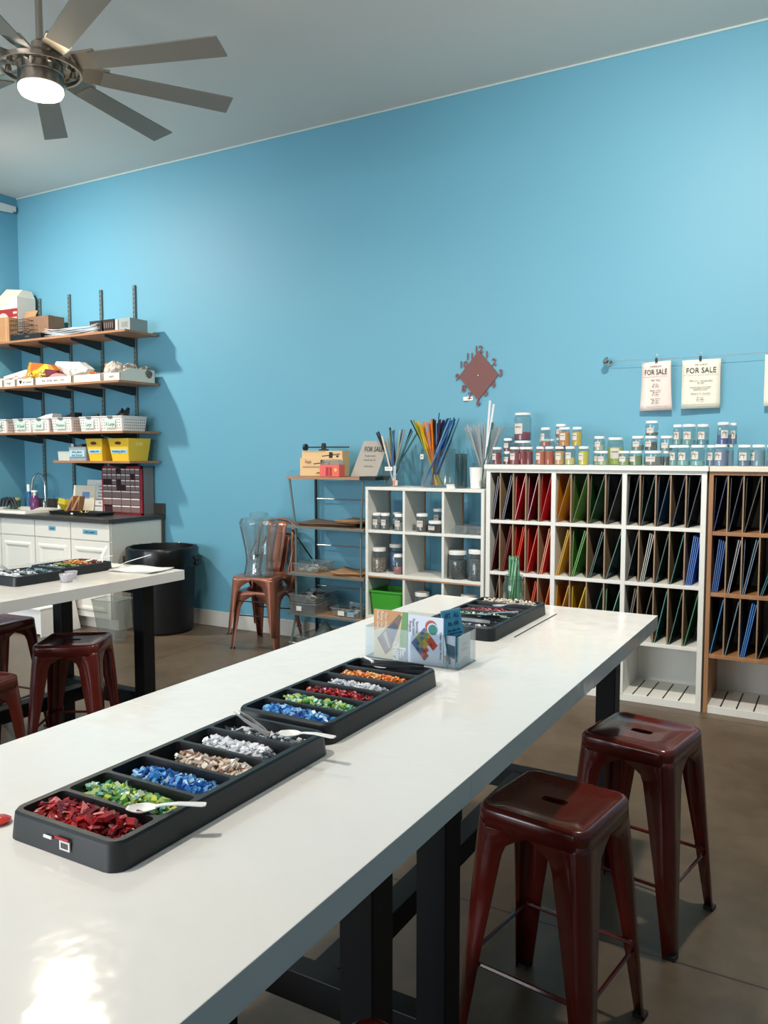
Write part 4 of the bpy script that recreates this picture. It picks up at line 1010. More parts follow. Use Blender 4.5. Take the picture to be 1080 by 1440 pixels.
for i, (x, w_, col, lb) in enumerate(((-5.735, .15, (40, 34, 34), 'small dark crate, left one on the top shelf by upright'), (-5.578, .14, (46, 40, 40), 'small dark crate, right one of two on the top shelf'))):
    t = thing('small_crate', lb, 'crate', (x, 5.06, Z))
    m = mat('crate_dark', col, .5); b = MB(); b.frus((-w_/2+.008, -.07, w_/2-.008, .07), 0, (-w_/2, -.08, w_/2, .08), .105)
    b.build('body', m, t, bevel=.002)
    b = MB()
    for k in range(5): b.box(-w_/2+.02+k*.024, -.0805, .03, -w_/2+.032+k*.024, -.074, .08)
    b.build('slots', mat('crate_slot', (110, 96, 92), .6), t)
tag(MB().box(-5.502, 4.99, Z, -5.475, 5.14, Z+.098).build('white_carton', paper, bevel=.002), 'narrow white carton between the dark crates and grey box', 'carton')
t = thing('grey_box', 'pale grey box at right end of the top shelf', 'box', (-5.405, 5.09, Z))
MB().box(-.065, -.09, 0, .07, .11, .105).build('body', mat('box_grey', (150, 158, 156), .6), t, bevel=.002); MB().box(-.03, -.0915, .03, .04, -.0902, .075).build('print', mat('print_grey', (126, 134, 132), .6), t)

# second shelf: angled bins and bags
Z = 2.113
BW = mat('bin_white', (226, 222, 208), .5)
bins = [(-7.18, -6.87, 'left end, half out of view', ''), (-6.86, -6.69, 'with narrow writing, second from left', 'rings |'), (-6.67, -6.43, 'with a heart drawn on its front', '\u2665 art jewel'), (-6.41, -5.925, 'with a row of small drawings on its front', 'fish  birds  stars   tiny'), (-5.905, -5.555, 'with a plain front, under the brown books', ''), (-5.53, -5.325, 'at the right end, with a tall grey side', 'yarn')]
for x0, x1, lb, tx in bins:
    t = thing('angled_bin', 'white angled bin '+lb, 'bin', ((x0+x1)/2, 4.87, Z)); w_ = (x1-x0)/2-.004
    b = MB(); th = .004
    b.box(-w_, 0, 0, w_, .40, th)
    b.box(-w_, 0, th, w_, th, .062); b.box(-w_, .396, th, w_, .40, .11)
    for sx in (-w_, w_-th): b.prismx([(0, th), (.40, th), (.40, .11), (.12, .11), (0, .062)], sx, sx+th)
    b.build('body', BW, t)
    if tx: text(tx, .034, black, t, (0, -.001, .032))
def bag(label, x, y, z, rx, ry, rz_, m, name='plastic_bag', cat='bag', rot=0, seed=0, sharp=.22):
    rr = random.Random(seed); b = MB(); L = []; N = 18
    for j in range(9):
        v = j/8; k = math.sin(PI*min(.97, .04+v*.93))**.6
        L.append([(rx*k*math.cos(2*PI*i/N)*(1+rr.uniform(-sharp, sharp)), ry*k*math.sin(2*PI*i/N)*(1+rr.uniform(-sharp, sharp)), rz_*v*(1+rr.uniform(-.06, .06))) for i in range(N)])
    b.loft(L)
    return tag(b.build(name, m, loc=(x, y, z), rz=rot), label, cat)
def tri_bag(label, pts, m, y, th=.05, name='paper_bag'):
    b = MB(); n = len(pts)
    cx = sum(p[0] for p in pts)/n; cz = sum(p[1] for p in pts)/n
    fr = [(p[0], y, p[1]) for p in pts]; bk = [(p[0], y+th, p[1]) for p in pts]
    b.add(fr+bk+[(cx, y-th*.7, cz)], [(i, (i+1) % n, 2*n) for i in range(n)]+[tuple(range(n, 2*n))]+[(i, n+i, n+(i+1) % n, (i+1) % n) for i in range(n)])
    return tag(b.build(name, m), label, 'bag')
def patch(name, cols, scale):
    m = mat(name, cols[0], .35); nt = m.node_tree; b = nt.nodes['Principled BSDF']
    tc = nt.nodes.new('ShaderNodeTexCoord'); v = nt.nodes.new('ShaderNodeTexVoronoi'); v.inputs['Scale'].default_value = scale
    r = nt.nodes.new('ShaderNodeValToRGB'); r.color_ramp.interpolation = 'CONSTANT'
    while len(r.color_ramp.elements) < len(cols): r.color_ramp.elements.new(.5)
    for i, c in enumerate(cols): r.color_ramp.elements[i].position = i/len(cols); r.color_ramp.elements[i].color = (*lin(c), 1)
    sp_ = nt.nodes.new('ShaderNodeSeparateColor')
    nt.links.new(tc.outputs['Object'], v.inputs['Vector']); nt.links.new(v.outputs['Color'], sp_.inputs['Color']); nt.links.new(sp_.outputs['Red'], r.inputs['Fac']); nt.links.new(r.outputs['Color'], b.inputs['Base Color'])
    return m
gay = patch('bag_orange_pattern', [(232, 150, 30), (226, 96, 30), (240, 186, 40), (180, 70, 110), (214, 120, 40)], 9)
tri_bag('white plastic bag at far left of the bin shelf', [(-7.18, Z+.02), (-6.80, Z+.02), (-6.70, Z+.17), (-6.85, Z+.18), (-7.18, Z+.13)], mat('bag_white', (224, 218, 206), .4), 5.10, .06)
tri_bag('yellow folded bag beside the orange patterned one', [(-6.86, Z+.02), (-6.66, Z+.02), (-6.60, Z+.21), (-6.66, Z+.215)], mat('bag_yellow', (226, 186, 44), .4), 5.04, .05)
tri_bag('orange patterned bag, brightest on the bin shelf', [(-6.73, Z+.02), (-6.36, Z+.02), (-6.26, Z+.12), (-6.34, Z+.19), (-6.63, Z+.225)], gay, 4.98, .09)
tri_bag('dark red folded bag behind the gold ribbons', [(-6.50, Z+.02), (-6.22, Z+.02), (-6.22, Z+.13), (-6.40, Z+.155)], mat('bag_maroon', (96, 32, 42), .4), 4.955, .03)
bag('clear zip bag of small beads at left end of bin shelf', -6.80, 4.96, Z+.005, .10, .05, .10, patch('bead_mix', [(176, 190, 204), (200, 160, 150), (150, 90, 80), (214, 210, 214)], 40), seed=3)
bag('crumpled gold ribbon bunch, left of two', -6.55, 4.93, Z+.005, .05, .04, .115, patch('gold_mix', [(180, 150, 60), (120, 90, 30), (220, 200, 120), (90, 64, 24)], 60), 'ribbon', 'ribbon', seed=5)
bag('crumpled gold ribbon bunch, right of two', -6.40, 4.94, Z+.005, .045, .04, .135, patch('gold_mix2', [(190, 164, 70), (110, 84, 30), (226, 206, 130), (150, 120, 40)], 60), 'ribbon', 'ribbon', seed=6)
bag('pink shiny packet lying beside the gold ribbon', -6.20, 4.95, Z+.005, .13, .05, .095, mat('packet_pink', (196, 130, 130), .25), 'packet', 'packet', seed=8, sharp=.12)
tri_bag('large white printed paper bag standing on its corner', [(-6.06, Z+.02), (-5.93, Z+.06), (-5.86, Z+.13), (-5.97, Z+.195), (-6.27, Z+.215), (-6.29, Z+.19)], patch('bag_white_print', [(232, 230, 224), (226, 224, 218), (190, 188, 184), (236, 234, 228)], 30), 4.99, .08)
bag('tied orange ribbon roll on the bin shelf', -5.74, 4.95, Z+.005, .06, .05, .085, patch('ribbon_orange', [(214, 100, 40), (180, 60, 34), (230, 150, 60), (196, 70, 40)], 50), 'ribbon', 'ribbon', seed=9)
for i, x in enumerate((-5.655, -5.60)):
    tag(MB().box(x, 5.0, Z+.005, x+.045, 5.2, Z+.165).build('book', [card, mat('book_tan', (196, 150, 112), .6)][i], bevel=.002), ['tan book standing, left of two on the bin shelf', 'tan book standing, right of two beside the yarn bags'][i], 'book')
yarn = patch('yarn_bag', [(176, 166, 152), (196, 186, 172), (150, 140, 128), (214, 208, 200)], 26)
yarn2 = patch('yarn_bag_dark', [(132, 124, 116), (116, 108, 100), (152, 144, 134), (100, 94, 88)], 26)
for i, (x, y, m, s_) in enumerate(((-5.525, 4.98, yarn, .09), (-5.475, 5.10, yarn, .085), (-5.43, 5.05, yarn2, .07), (-5.405, 5.20, yarn2, .07))):
    bag(['pale netted bag of stones at front of the right end bin', 'pale netted bag behind the front one in the right end bin', 'dark netted bag in the middle of the right end bin', 'dark netted bag at back of the right end bin'][i], x+.02, y, Z+.006, s_, s_*1.05, .165-.01*i, m, 'netted_bag', 'bag', seed=20+i, sharp=.08)

# third shelf: size baskets
Z = 1.689
bw = mat('basket_white', (232, 228, 224), .4); gl_m = mat('label_green', (196, 222, 204), .6)
bk = [(-7.17, -6.955, 'XX-Small'), (-6.83, -6.60, 'X-Small'), (-6.575, -6.345, 'Small'), (-6.285, -6.04, 'Medium'), (-5.915, -5.675, 'Large'), (-5.655, -5.40, 'X-Large')]
hole_m = mat('basket_hole', (96, 96, 98), .7)
for x0, x1, tx in bk:
    t = thing('size_basket', 'white perforated basket with the tag %s' % tx, 'basket', ((x0+x1)/2, 4.945, Z)); w_ = (x1-x0)/2
    b = MB(); b.loft([b.rrect(-w_, 0, w_, .27, .015, 0), b.rrect(-w_-.012, -.012, w_+.012, .285, .018, .128), b.rrect(-w_-.008, -.008, w_+.008, .281, .018, .128), b.rrect(-w_+.004, .004, w_-.004, .266, .015, .004)])
    b.build('body', bw, t, smooth=40)
    b = MB(); b.loft([b.rrect(-w_-.014, -.014, w_+.014, .287, .019, .118), b.rrect(-w_-.017, -.017, w_+.017, .29, .02, .122), b.rrect(-w_-.017, -.017, w_+.017, .29, .02, .130), b.rrect(-w_-.008, -.008, w_+.008, .281, .018, .130)], False, False); b.build('rim', bw, t, smooth=40)
    b = MB()
    for zi in range(4):
        z = .026+.024*zi; k = .012*z/.128
        for yi in range(11):
            y = .03+.022*yi; b.box(w_+k-.001, y-.004, z-.005, w_+k+.0012, y+.004, z+.005)
        for xi in range(9):
            x = -w_+.02+(2*w_-.04)*xi/8
            if abs(x) < .065: continue
            b.box(x-.004, -k-.0012, z-.005, x+.004, -k+.001, z+.005)
    b.build('holes', hole_m, t)
    MB().at((0, -.0128, .0), 0, -.0).box(-.062, -.002, .028, .062, .0, .10).build('tag', gl_m, t)
    text(tx, .042, black, t, (0, -.0155, .058), xs=.8)
    b = MB().at((0, -.0135, .128), 0, PI/2); b.loft([[(.035*math.cos(PI+PI*i/10), .022*math.sin(PI+PI*i/10), 0) for i in range(11)], [(.035*math.cos(PI+PI*i/10), .022*math.sin(PI+PI*i/10), .004) for i in range(11)]]); b.build('hand_hole', hole_m, t)
glv = mat('glove_black', (22, 22, 24), .6)
def glove(label, x, y, z, s_, seed):
    rr = random.Random(seed); b = MB()
    for k in range(9):
        a = rr.uniform(0, 6.28); h_ = rr.uniform(.4, 1)*s_
        b.tube([(0, 0, 0), (.25*s_*math.cos(a), .2*s_*math.sin(a), h_*.5), (.55*s_*math.cos(a+.3), .4*s_*math.sin(a), h_*rr.uniform(.6, 1))], .012, 6, rs=[.026, .018, .011])
    b.lathe([(.05*s_/.1, -.02), (.055*s_/.1, .01), (.03*s_/.1, .045)], 12)
    return tag(b.build('glove', glv, loc=(x, y, z), smooth=60), label, 'glove')
glove('bunched black gloves sticking up from the X-Large basket', -5.53, 5.09, Z+.115, .11, 2)
glove('low black gloves between the Large and X-Large baskets', -5.71+.04, 5.16, Z+.115, .05, 3)
glove('black gloves showing over the rim of Large basket', -5.82, 5.05, Z+.115, .045, 4)
tag(MB().prismy([(-.14, 0), (.05, -.01), (.06, .05), (.02, .045)], -.04, .04).build('glove', glv, loc=(-6.16, 5.08, Z+.128)), 'folded black glove lying over the Medium basket', 'glove')
tag(MB().prismy([(-.18, 0), (.07, .0), (.09, .05), (.0, .04)], -.05, .05).build('glove', white_plastic, loc=(-6.48, 5.08, Z+.125)), 'folded white glove lying over the Small basket', 'glove')

# lowest shelf
Z = 1.431
yel = mat('bin_yellow', (232, 190, 44), .45); tape = mat('tape_aqua', (170, 210, 220), .5)
for x0, x1, tx, lb in ((-5.845, -5.685, 'cutting tools', 'yellow bin tagged cutting tools, left of the pair'), (-5.56, -5.36, 'breaking pliers', 'yellow bin tagged breaking pliers, right of the pair')):
    t = thing('yellow_bin', lb, 'bin', ((x0+x1)/2, 4.975, Z)); w_ = (x1-x0)/2
    b = MB(); b.loft([b.rrect(-w_, 0, w_, .22, .008, 0), b.rrect(-w_-.034, -.02, w_+.018, .25, .010, .195), b.rrect(-w_-.030, -.016, w_+.014, .246, .01, .195), b.rrect(-w_+.004, .004, w_-.004, .216, .008, .005)])
    b.build('body', yel, t, smooth=40)
    ln = math.atan2(.02, .195)
    b = MB().at((-.008, -.0165, .155), 0, PI/2+ln); b.loft([[(.038*math.cos(2*PI*i/16), .014*math.sin(2*PI*i/16), 0) for i in range(16)], [(.038*math.cos(2*PI*i/16), .014*math.sin(2*PI*i/16), .0016) for i in range(16)]]); b.build('hand_hole', mat('hole_brown', (96, 40, 30), .7), t)
    b = MB().at((-.004, -.0085, .085), 0, ln); b.box(-w_+.003, -.0022, -.02, w_-.003, -.0005, .018); b.build('tag', tape, t)
    text(tx, .033 if w_ > .09 else .027, mat('tag_blue', (24, 60, 100), .6), t, (-.004, -.0125, .084), (PI/2+ln, 0, 0), xs=.85)
    if w_ > .09: MB().at((w_+.0128, .11, .14), 0, 0, .09).box(-.001, -.04, -.004, .001, .04, .004).box(-.001, -.04, .012, .001, .04, .018).build('scuff', mat('scuff_pale', (240, 226, 150), .5), t)
t = thing('grey_tub', 'grey plastic tub tagged safety glasses beside the yellow bins', 'tub', (-6.0, 4.975, Z))
b = MB(); b.loft([b.rrect(-.105, 0, .105, .20, .012, 0), b.rrect(-.115, -.008, .115, .21, .012, .125), b.rrect(-.110, -.004, .11, .205, .012, .125), b.rrect(-.1, .004, .1, .196, .012, .004)]); b.build('body', mat('tub_grey', (158, 164, 168), .45), t, smooth=40)
MB().box(-.1, -.0085, .035, .1, -.0065, .092).build('tag', tape, t); text('safety glasses\nclear & tinted', .030, mat('tag_blue', (24, 60, 100)), t, (0, -.0095, .064), xs=.85)
b = MB()
for k in range(7): b.at((-6.08+.028*k, 5.06+R.uniform(-.03, .04), Z+.06), R.uniform(0, 3)).box(-.03, -.008, 0, .03, .008, .075+R.uniform(0, .03))
tag(b.build('safety_glasses', black_plastic), 'heap of black safety glasses in the grey tub', 'safety glasses', None, 'stuff')
tag(MB().cyl((-6.08, 4.99, Z+.09), .012, .06, 10).build('white_marker', white_plastic), 'white marker standing in the grey tub', 'marker')
t = thing('small_tub', 'small clear tub at left end of the lowest shelf', 'tub', (-6.215, 5.0, Z))
b = MB(); b.loft([b.rrect(-.08, 0, .075, .12, .012, 0), b.rrect(-.085, -.005, .08, .125, .012, .085)]); b.build('body', mat('tub_pale', (196, 204, 196), .4), t, smooth=40)

# ------------------------------------------------------------------ bins and stool on the floor
t = thing('trash_can', 'large round black trash can with liner by the blue wall', 'trash can', (-5.0, 4.985, .001))
tb = mat('can_black', (15, 16, 18), .5, spec=.35)
MB().lathe([(.225, 0), (.245, .015), (.250, .06), (.275, .66), (.282, .665), (.286, .70), (.278, .715), (.262, .715), (.245, .10), (.0, .05)], 40, cap1=False).build('body', tb, t, smooth=40)
for a in (math.radians(28), math.radians(208)):
    MB().at((.275*math.cos(a), .275*math.sin(a), .60), a).box(-.01, -.06, 0, .045, .06, .035).box(.02, -.06, -.04, .045, .06, .0).build('handle', tb, t, bevel=.008)
rr = random.Random(4); L = []
for r_, z in ((.255, .50), (.272, .68), (.290, .712), (.300, .70), (.295, .64), (.300, .60), (.290, .555)):
    L.append([((r_+rr.uniform(-.006, .008))*math.cos(2*PI*i/48), (r_+rr.uniform(-.006, .008))*math.sin(2*PI*i/48), z+(rr.uniform(-.03, .02) if z < .58 else rr.uniform(-.005, .005))) for i in range(48)])
MB().loft(L, False, False).build('bin_liner', mat('liner_black', (14, 14, 15), .28), t, smooth=80)
t = thing('waste_bin', 'clear plastic waste bin on the floor before the trash can', 'bin', (-5.075, 4.50, .001), .12)
b = MB(); b.loft([b.rrect(-.085, -.07, .085, .07, .02, 0), b.rrect(-.13, -.10, .13, .10, .025, .335)], True, False); b.build('body', glass('bin_clear', (222, 226, 222), .86, .06, .12), t, smooth=40)
b = MB(); b.tube([p for p in b.rrect(-.132, -.102, .132, .102, .025, .335)], .004, 6, close=True); b.build('rim', frosted, t)
t = thing('step_stool', 'white plastic two-step stool in front of the kitchen cabinets', 'step stool', (-5.88, 4.47, .001), .05)
for sx in (-1, 1):
    MB().add([(sx*.225, -.21, 0), (sx*.225, .20, 0), (sx*.175, .15, .43), (sx*.175, -.02, .43), (sx*.195, -.03, .225), (sx*.20, -.19, .225), (sx*.215, -.21, 0), (sx*.215, .20, 0), (sx*.165, .15, .43), (sx*.165, -.02, .43), (sx*.185, -.03, .225), (sx*.19, -.19, .225)],
             [(0, 1, 2, 3, 4, 5), (11, 10, 9, 8, 7, 6)]+[(i, (i+1) % 6, (i+1) % 6+6, i+6) for i in range(6)]).build('side_frame', white_plastic, t)
MB().box(-.205, -.20, .215, .205, -.02, .232).build('tread', white_plastic, t, bevel=.005)
MB().box(-.185, -.04, .422, .185, .155, .44).build('tread', white_plastic, t, bevel=.005)
MB().box(-.19, -.19, .02, .19, -.18, .215).build('riser', white_plastic, t); MB().box(-.17, -.03, .24, .17, -.02, .422).build('riser', white_plastic, t)

# ------------------------------------------------------------------ ceiling fan
FX, FYY, FZ = -3.63, 2.845, 3.45
t = thing('ceiling_fan', 'large brushed nickel ceiling fan with nine grey blades and lamp', 'ceiling fan', (FX, FYY, FZ))
MB().tube([(0, 0, .12), (0, 0, ZC-FZ-.03)], .018, 12).build('down_rod', nickel, t, smooth=50)
MB().lathe([(.018, -.06), (.07, -.03), (.075, .0)], 20, (0, 0, ZC-FZ)).build('canopy', nickel, t, smooth=50)
MB().lathe([(.105, .0), (.112, .02), (.09, .055), (.055, .075), (.042, .085), (.042, .115), (.026, .13), (.018, .135)], 32).build('upper_housing', nickel, t, smooth=45)
MB().lathe([(.110, -.095), (.110, -.045), (.107, -.041), (.107, -.036), (.110, -.032), (.11, .0)], 40).build('lower_housing', nickel, t, smooth=35)
MB().lathe([(.110, -.10), (.115, -.096), (.115, -.088), (.11, -.086)], 40).build('light_ring', nickel, t, smooth=40)
P = [(.265*math.cos(2*PI*i/48), .265*math.sin(2*PI*i/48), -.012) for i in range(48)]
b = MB(); L = []
b.lathe([(.188, -.02), (.200, -.02), (.200, .0), (.188, .0), (.188, -.02)], 48, cap0=False, cap1=False); b.build('outer_ring', nickel, t, smooth=40)
lamp = mat('lamp_lens', (255, 238, 206), .4, emit=9)
MB().lathe([(.108, -.09), (.108, -.118), (.098, -.135), (.06, -.146), (.0, -.149)], 40, cap1=False).build('lamp_lens', lamp, t, smooth=60)
blade_m = mat('blade_taupe', (140, 134, 124), .45)
for k in range(9):
    a = math.radians(17.3+40*k)
    arm = MB().at((0, 0, 0), a)
    arm.loft([[(x, -wd, z0), (x, wd, z0+dz), (x, wd, z0+dz+.012), (x, -wd, z0+.012)] for x, wd, z0, dz in ((.08, .035, .012, .0), (.15, .030, .018, -.012), (.21, .052, .022, -.026), (.33, .060, .022, -.030))])
    o = arm.build('blade_arm', nickel, t, smooth=30)
    arm2 = MB().at((.155*math.cos(a), .155*math.sin(a), -.012)); arm2.lathe([(.0, -.018), (.014, -.014), (.016, .0), (.012, .016), (0, .018)], 12, cap0=False, cap1=False); arm2.build('arm_bolt', nickel, o, smooth=60)
    bl = MB().at((0, 0, 0), a)
    bl.loft([[(x, -wd, z0), (x, wd, z0+dz), (x, wd, z0+dz+.006), (x, -wd, z0+.006)] for x, wd, z0, dz in ((.30, .054, .016, -.026), (.6, .060, .016, -.028), (.985, .068, .016, -.030))])
    bl.build('blade', blade_m, t)
# ------------------------------------------------------------------ trays of glass shards
TT = .9005
def tray(label, x0, y0, x1, y1, n, loc_rz=0., along='y', gaps=None):
    """black sorting tray, n pockets side by side along y"""
    w, l = (x1-x0)/2, (y1-y0)/2
    t = thing('sorting_tray', label, 'tray', ((x0+x1)/2, (y0+y1)/2, TT), loc_rz)
    H = .043; me = D.meshes.new('shell'); bm = bmesh.new()
    def ring(pts): return [bm.verts.new(p) for p in pts]
    q = MB()
    L = [q.rrect(-w, -l, w, l, .026, 0), q.rrect(-w+.004, -l+.004, w-.004, l-.004, .024, H-.004), q.rrect(-w+.007, -l+.007, w-.007, l-.007, .022, H)]
    rs = [ring(a) for a in L]
    def bridge(a, b):
        m_ = len(a)
        for i in range(m_): bm.faces.new((a[i], a[(i+1) % m_], b[(i+1) % m_], b[i]))
    bridge(rs[0], rs[1]); bridge(rs[1], rs[2]); bm.faces.new(list(reversed(rs[0])))
    edges = [bm.edges.get((rs[2][i], rs[2][(i+1) % len(rs[2])])) for i in range(len(rs[2]))]
    y = -l+.016; step = (2*l-.032+.008)/n; pockets = []
    for k in range(n):
        a, b = y+k*step, y+k*step+step-.008
        top = ring(q.rrect(-w+.018, a, w-.018, b, .010, H)); bot = ring(q.rrect(-w+.022, a+.003, w-.022, b-.003, .009, .006))
        bridge(bot, top); bm.faces.new(bot)
        edges += [bm.edges.get((top[i], top[(i+1) % len(top)])) for i in range(len(top))]
        pockets.append((a+.004, b-.004))
    bmesh.ops.triangle_fill(bm, use_beauty=True, edges=edges)
    bmesh.ops.recalc_face_normals(bm, faces=bm.faces)
    bm.to_mesh(me); bm.free(); me.materials.append(black_plastic)
    me.polygons.foreach_set('use_smooth', [True]*len(me.polygons)); me.set_sharp_from_angle(angle=math.radians(30))
    o = D.objects.new('shell', me); C.objects.link(o); o.parent = t
    t['pk'] = 0; del t['pk']
    return t, w, pockets
def shards(t, w, pocket, label, cols, n=230, size=.011, fill=.026, xr=(-1, 1), flat=.35, name='glass_shards', big=0):
    b = MB(); ms = [mat('shard_%d_%d_%d' % c, c, .12, spec=.7) for c in cols]
    a0, a1 = pocket; W = w-.025
    base = t.matrix_basis
    loc = t.location; rz = t.rotation_euler.z
    cs, sn = math.cos(rz), math.sin(rz)
    n = int(n*2.1)
    for i in range(n):
        u = R.uniform(max(-1, xr[0]), min(1, xr[1])); v = R.random()
        x = u*W; yy = a0+.006+(a1-a0-.012)*v
        prof = fill*(1-.45*abs(2*v-1)**2)*(1-.3*abs(u)**4)
        z = .010+prof*1.3*(R.random()**.45)
        s_ = size*R.uniform(.5, 1.15)*(1.9 if i < big else 1)
        b.k = R.randrange(len(ms))
        b.at((loc.x+x*cs-yy*sn, loc.y+x*sn+yy*cs, loc.z+z), R.uniform(0, 6.28), R.uniform(-.7, .7), R.uniform(-.7, .7))
        m_ = R.choice((3, 4, 5)); th = s_*flat*R.uniform(.6, 1.3)
        ang = sorted(R.uniform(0, 2*PI) for _ in range(m_))
        ang = [2*PI*k/m_+R.uniform(-.5, .5) for k in range(m_)]
        rad = [s_*R.uniform(.45, .75) for _ in range(m_)]
        lo = [(rad[k]*math.cos(ang[k]), rad[k]*math.sin(ang[k]), -th/2) for k in range(m_)]
        hi = [(rad[k]*.86*math.cos(ang[k]), rad[k]*.86*math.sin(ang[k]), th/2) for k in range(m_)]
        b.loft([lo, hi])
    return tag(b.build(name, ms), label, 'glass shards', None, 'stuff')
REDS = [(150, 18, 24), (176, 30, 34), (122, 12, 20), (190, 60, 62), (100, 10, 16), (214, 120, 116)]
GRNS = [(110, 170, 80), (170, 206, 120), (76, 150, 96), (204, 222, 176), (140, 196, 190), (60, 130, 104), (206, 218, 90), (214, 228, 200)]
BLUS = [(44, 108, 190), (80, 152, 216), (34, 82, 166), (130, 190, 228), (60, 136, 206), (170, 206, 232)]
TANS = [(222, 208, 186), (236, 228, 216), (176, 140, 116), (200, 180, 160), (140, 96, 78), (226, 210, 200)]
WHTS = [(236, 238, 242), (226, 230, 238), (240, 240, 244), (216, 220, 230)]
GRYS = [(210, 214, 220), (120, 130, 140), (236, 238, 240), (180, 190, 200), (60, 66, 74)]
ORGS = [(230, 140, 50), (240, 190, 110), (226, 110, 50), (244, 216, 160), (206, 90, 40)]
t1, w, pk = tray('long black sorting tray nearest the camera, starting with red shards', -1.127, .776, -.880, 1.330, 6)
shards(t1, w, pk[0], 'red glass shards in the front pocket of nearest tray', REDS, 210, .017, .030, flat=.2, big=20)
shards(t1, w, pk[1], 'mixed green glass shards in second pocket of nearest tray', GRNS, 260, .013, .026, flat=.45, big=8)
shards(t1, w, pk[2], 'blue glass shards in third pocket of nearest tray', BLUS, 280, .012, .026, flat=.55, xr=(-.75, 1))
shards(t1, w, pk[3], 'cream and brown shell-like shards in fourth pocket of nearest tray', TANS, 190, .014, .026, flat=.3, xr=(-.6, 1), big=10)
shards(t1, w, pk[4], 'milky white glass flakes in fifth pocket of nearest tray', WHTS, 260, .014, .026, flat=.25, xr=(-.75, .7))
shards(t1, w, pk[5], 'clear and grey glass shards in the last pocket of nearest tray', GRYS, 150, .014, .018, flat=.3, big=8)
# sticker on the near end of the tray
MB().box(-.030, -.2785, .022, -.012, -.2765, .026).build('sticker_print', paper, t1); MB().box(.006, -.2785, .012, .028, -.2765, .026).build('sticker_code', paper, t1)
MB().box(-.004, -.279, .027, .026, -.277, .030).build('sticker_stripe', mat('sticker_red', (180, 40, 56), .5), t1)
b = MB()
for k in range(5): b.box(.010+.0032*k, -.2792, .015, .0116+.0032*k, -.2784, .0235)
b.build('bar_code', black, t1)
t2, w, pk = tray('long black sorting tray in the middle, ending at the clear holder', -1.152, 1.352, -.900, 1.870, 6)
shards(t2, w, pk[0], 'light and dark blue shards in the first pocket of middle tray', BLUS, 230, .013, .026, flat=.5, xr=(-.8, .9), big=6)
shards(t2, w, pk[1], 'green and lime shards in the second pocket of middle tray', GRNS, 240, .012, .026, flat=.5, xr=(-.85, .95))
shards(t2, w, pk[2], 'red shards in the third pocket of middle tray', REDS, 260, .010, .026, flat=.45, xr=(-.75, .9))
shards(t2, w, pk[3], 'white grey shards in the fourth pocket of middle tray', GRYS[:1]+WHTS+[(180, 186, 196)], 240, .010, .024, flat=.5, xr=(-.65, .85))
shards(t2, w, pk[4], 'orange and amber shards in the fifth pocket of middle tray', ORGS, 240, .010, .026, flat=.5, xr=(-.8, .9))
t3, w, pk = tray('black sorting tray at the far end of table, before the green jar', -1.222, 2.378, -.955, 2.910, 6)
shards(t3, w, pk[0], 'pale glass scraps in the nearest pocket of far tray', GRYS, 120, .012, .022)
shards(t3, w, pk[1], 'dark glass scraps in the second pocket of far tray', GRYS[1:], 90, .012, .018)
shards(t3, w, pk[2], 'mint green shards in the third pocket of far tray', [(170, 200, 170), (130, 170, 140), (206, 220, 204)], 140, .010, .026)
shards(t3, w, pk[3], 'pink and red shards in the fourth pocket of far tray', [(170, 70, 84), (196, 120, 126), (130, 40, 52)], 160, .010, .026)
shards(t3, w, pk[4], 'few dark chips in the fifth pocket of far tray', [(90, 90, 86), (180, 176, 166)], 50, .010, .016)
shards(t3, w, pk[5], 'cream shards in the farthest pocket of far tray', TANS[:2]+[(214, 200, 180)], 190, .011, .032)
t4, w4, p4 = tray('black sorting tray with rounded end on the left table, nearer the camera', -3.475, 2.31, -3.215, 2.575, 3)
shards(t4, w4, p4[0], 'white shards in the near pocket of left table tray', WHTS, 140, .013, .030)
shards(t4, w4, p4[1], 'pale grey shards in the middle pocket of left table tray', GRYS, 130, .012, .030)
shards(t4, w4, p4[2], 'blue grey shards in the far pocket of left table tray', [(120, 150, 170), (160, 186, 200), (90, 110, 124)], 150, .011, .030)
t5, w5, p5 = tray('black sorting tray with orange shards at far end of left table', -3.52, 2.600, -3.268, 2.92, 4)
shards(t5, w5, p5[0], 'pale teal shards in the nearest pocket of far left tray', [(130, 160, 160), (170, 190, 186), (80, 110, 110)], 110, .011, .028)
shards(t5, w5, p5[1], 'yellow green shards in the second pocket of far left tray', [(170, 170, 90), (200, 190, 120), (120, 130, 70)], 130, .011, .030)
shards(t5, w5, p5[2], 'orange shards in the third pocket of far left tray', ORGS, 150, .011, .034)
shards(t5, w5, p5[3], 'brown red shards in the last pocket of far left tray', [(130, 70, 50), (160, 90, 60), (100, 50, 40)], 120, .011, .030)

# ------------------------------------------------------------------ spoons and tweezers
def spoon(label, a, b_, m=white_plastic, L=.135, wbowl=.017):
    """bowl tip at a, handle end at b_"""
    A, B = Vector(a), Vector(b_); d = (B-A); Ln = d.length; rz = math.atan2(d.y, d.x); ry = -math.asin(d.z/Ln)
    t = thing('plastic_spoon', label, 'spoon', a, rz); t.rotation_euler = (0, ry, rz)
    m = m
    rows = []
    for i in range(11):
        u = i/10; x = u*.048
        hw = wbowl*max(.05, math.sin(PI*min(1, .06+u*.86)))**.7
        dp = .007*math.sin(PI*min(1, u*.95+.02))
        rows.append([(x, hw*math.cos(PI*j/8), .006-dp*math.sin(PI*j/8)) for j in range(9)])
    MB().loft(rows, False, False, close=False).build('bowl', m, t, smooth=70, solid=.0012)
    h = [(.045, .0045, .006), (.058, .0042, .008), (.08, .0055, .009), (Ln-.006, .0075, .006), (Ln, .0055, .006)]
    MB().loft([[(x, -w_, z), (x, w_, z), (x, w_, z+.0022), (x, -w_, z+.0022)] for x, w_, z in h]).build('handle', m, t, bevel=.0006)
    return t
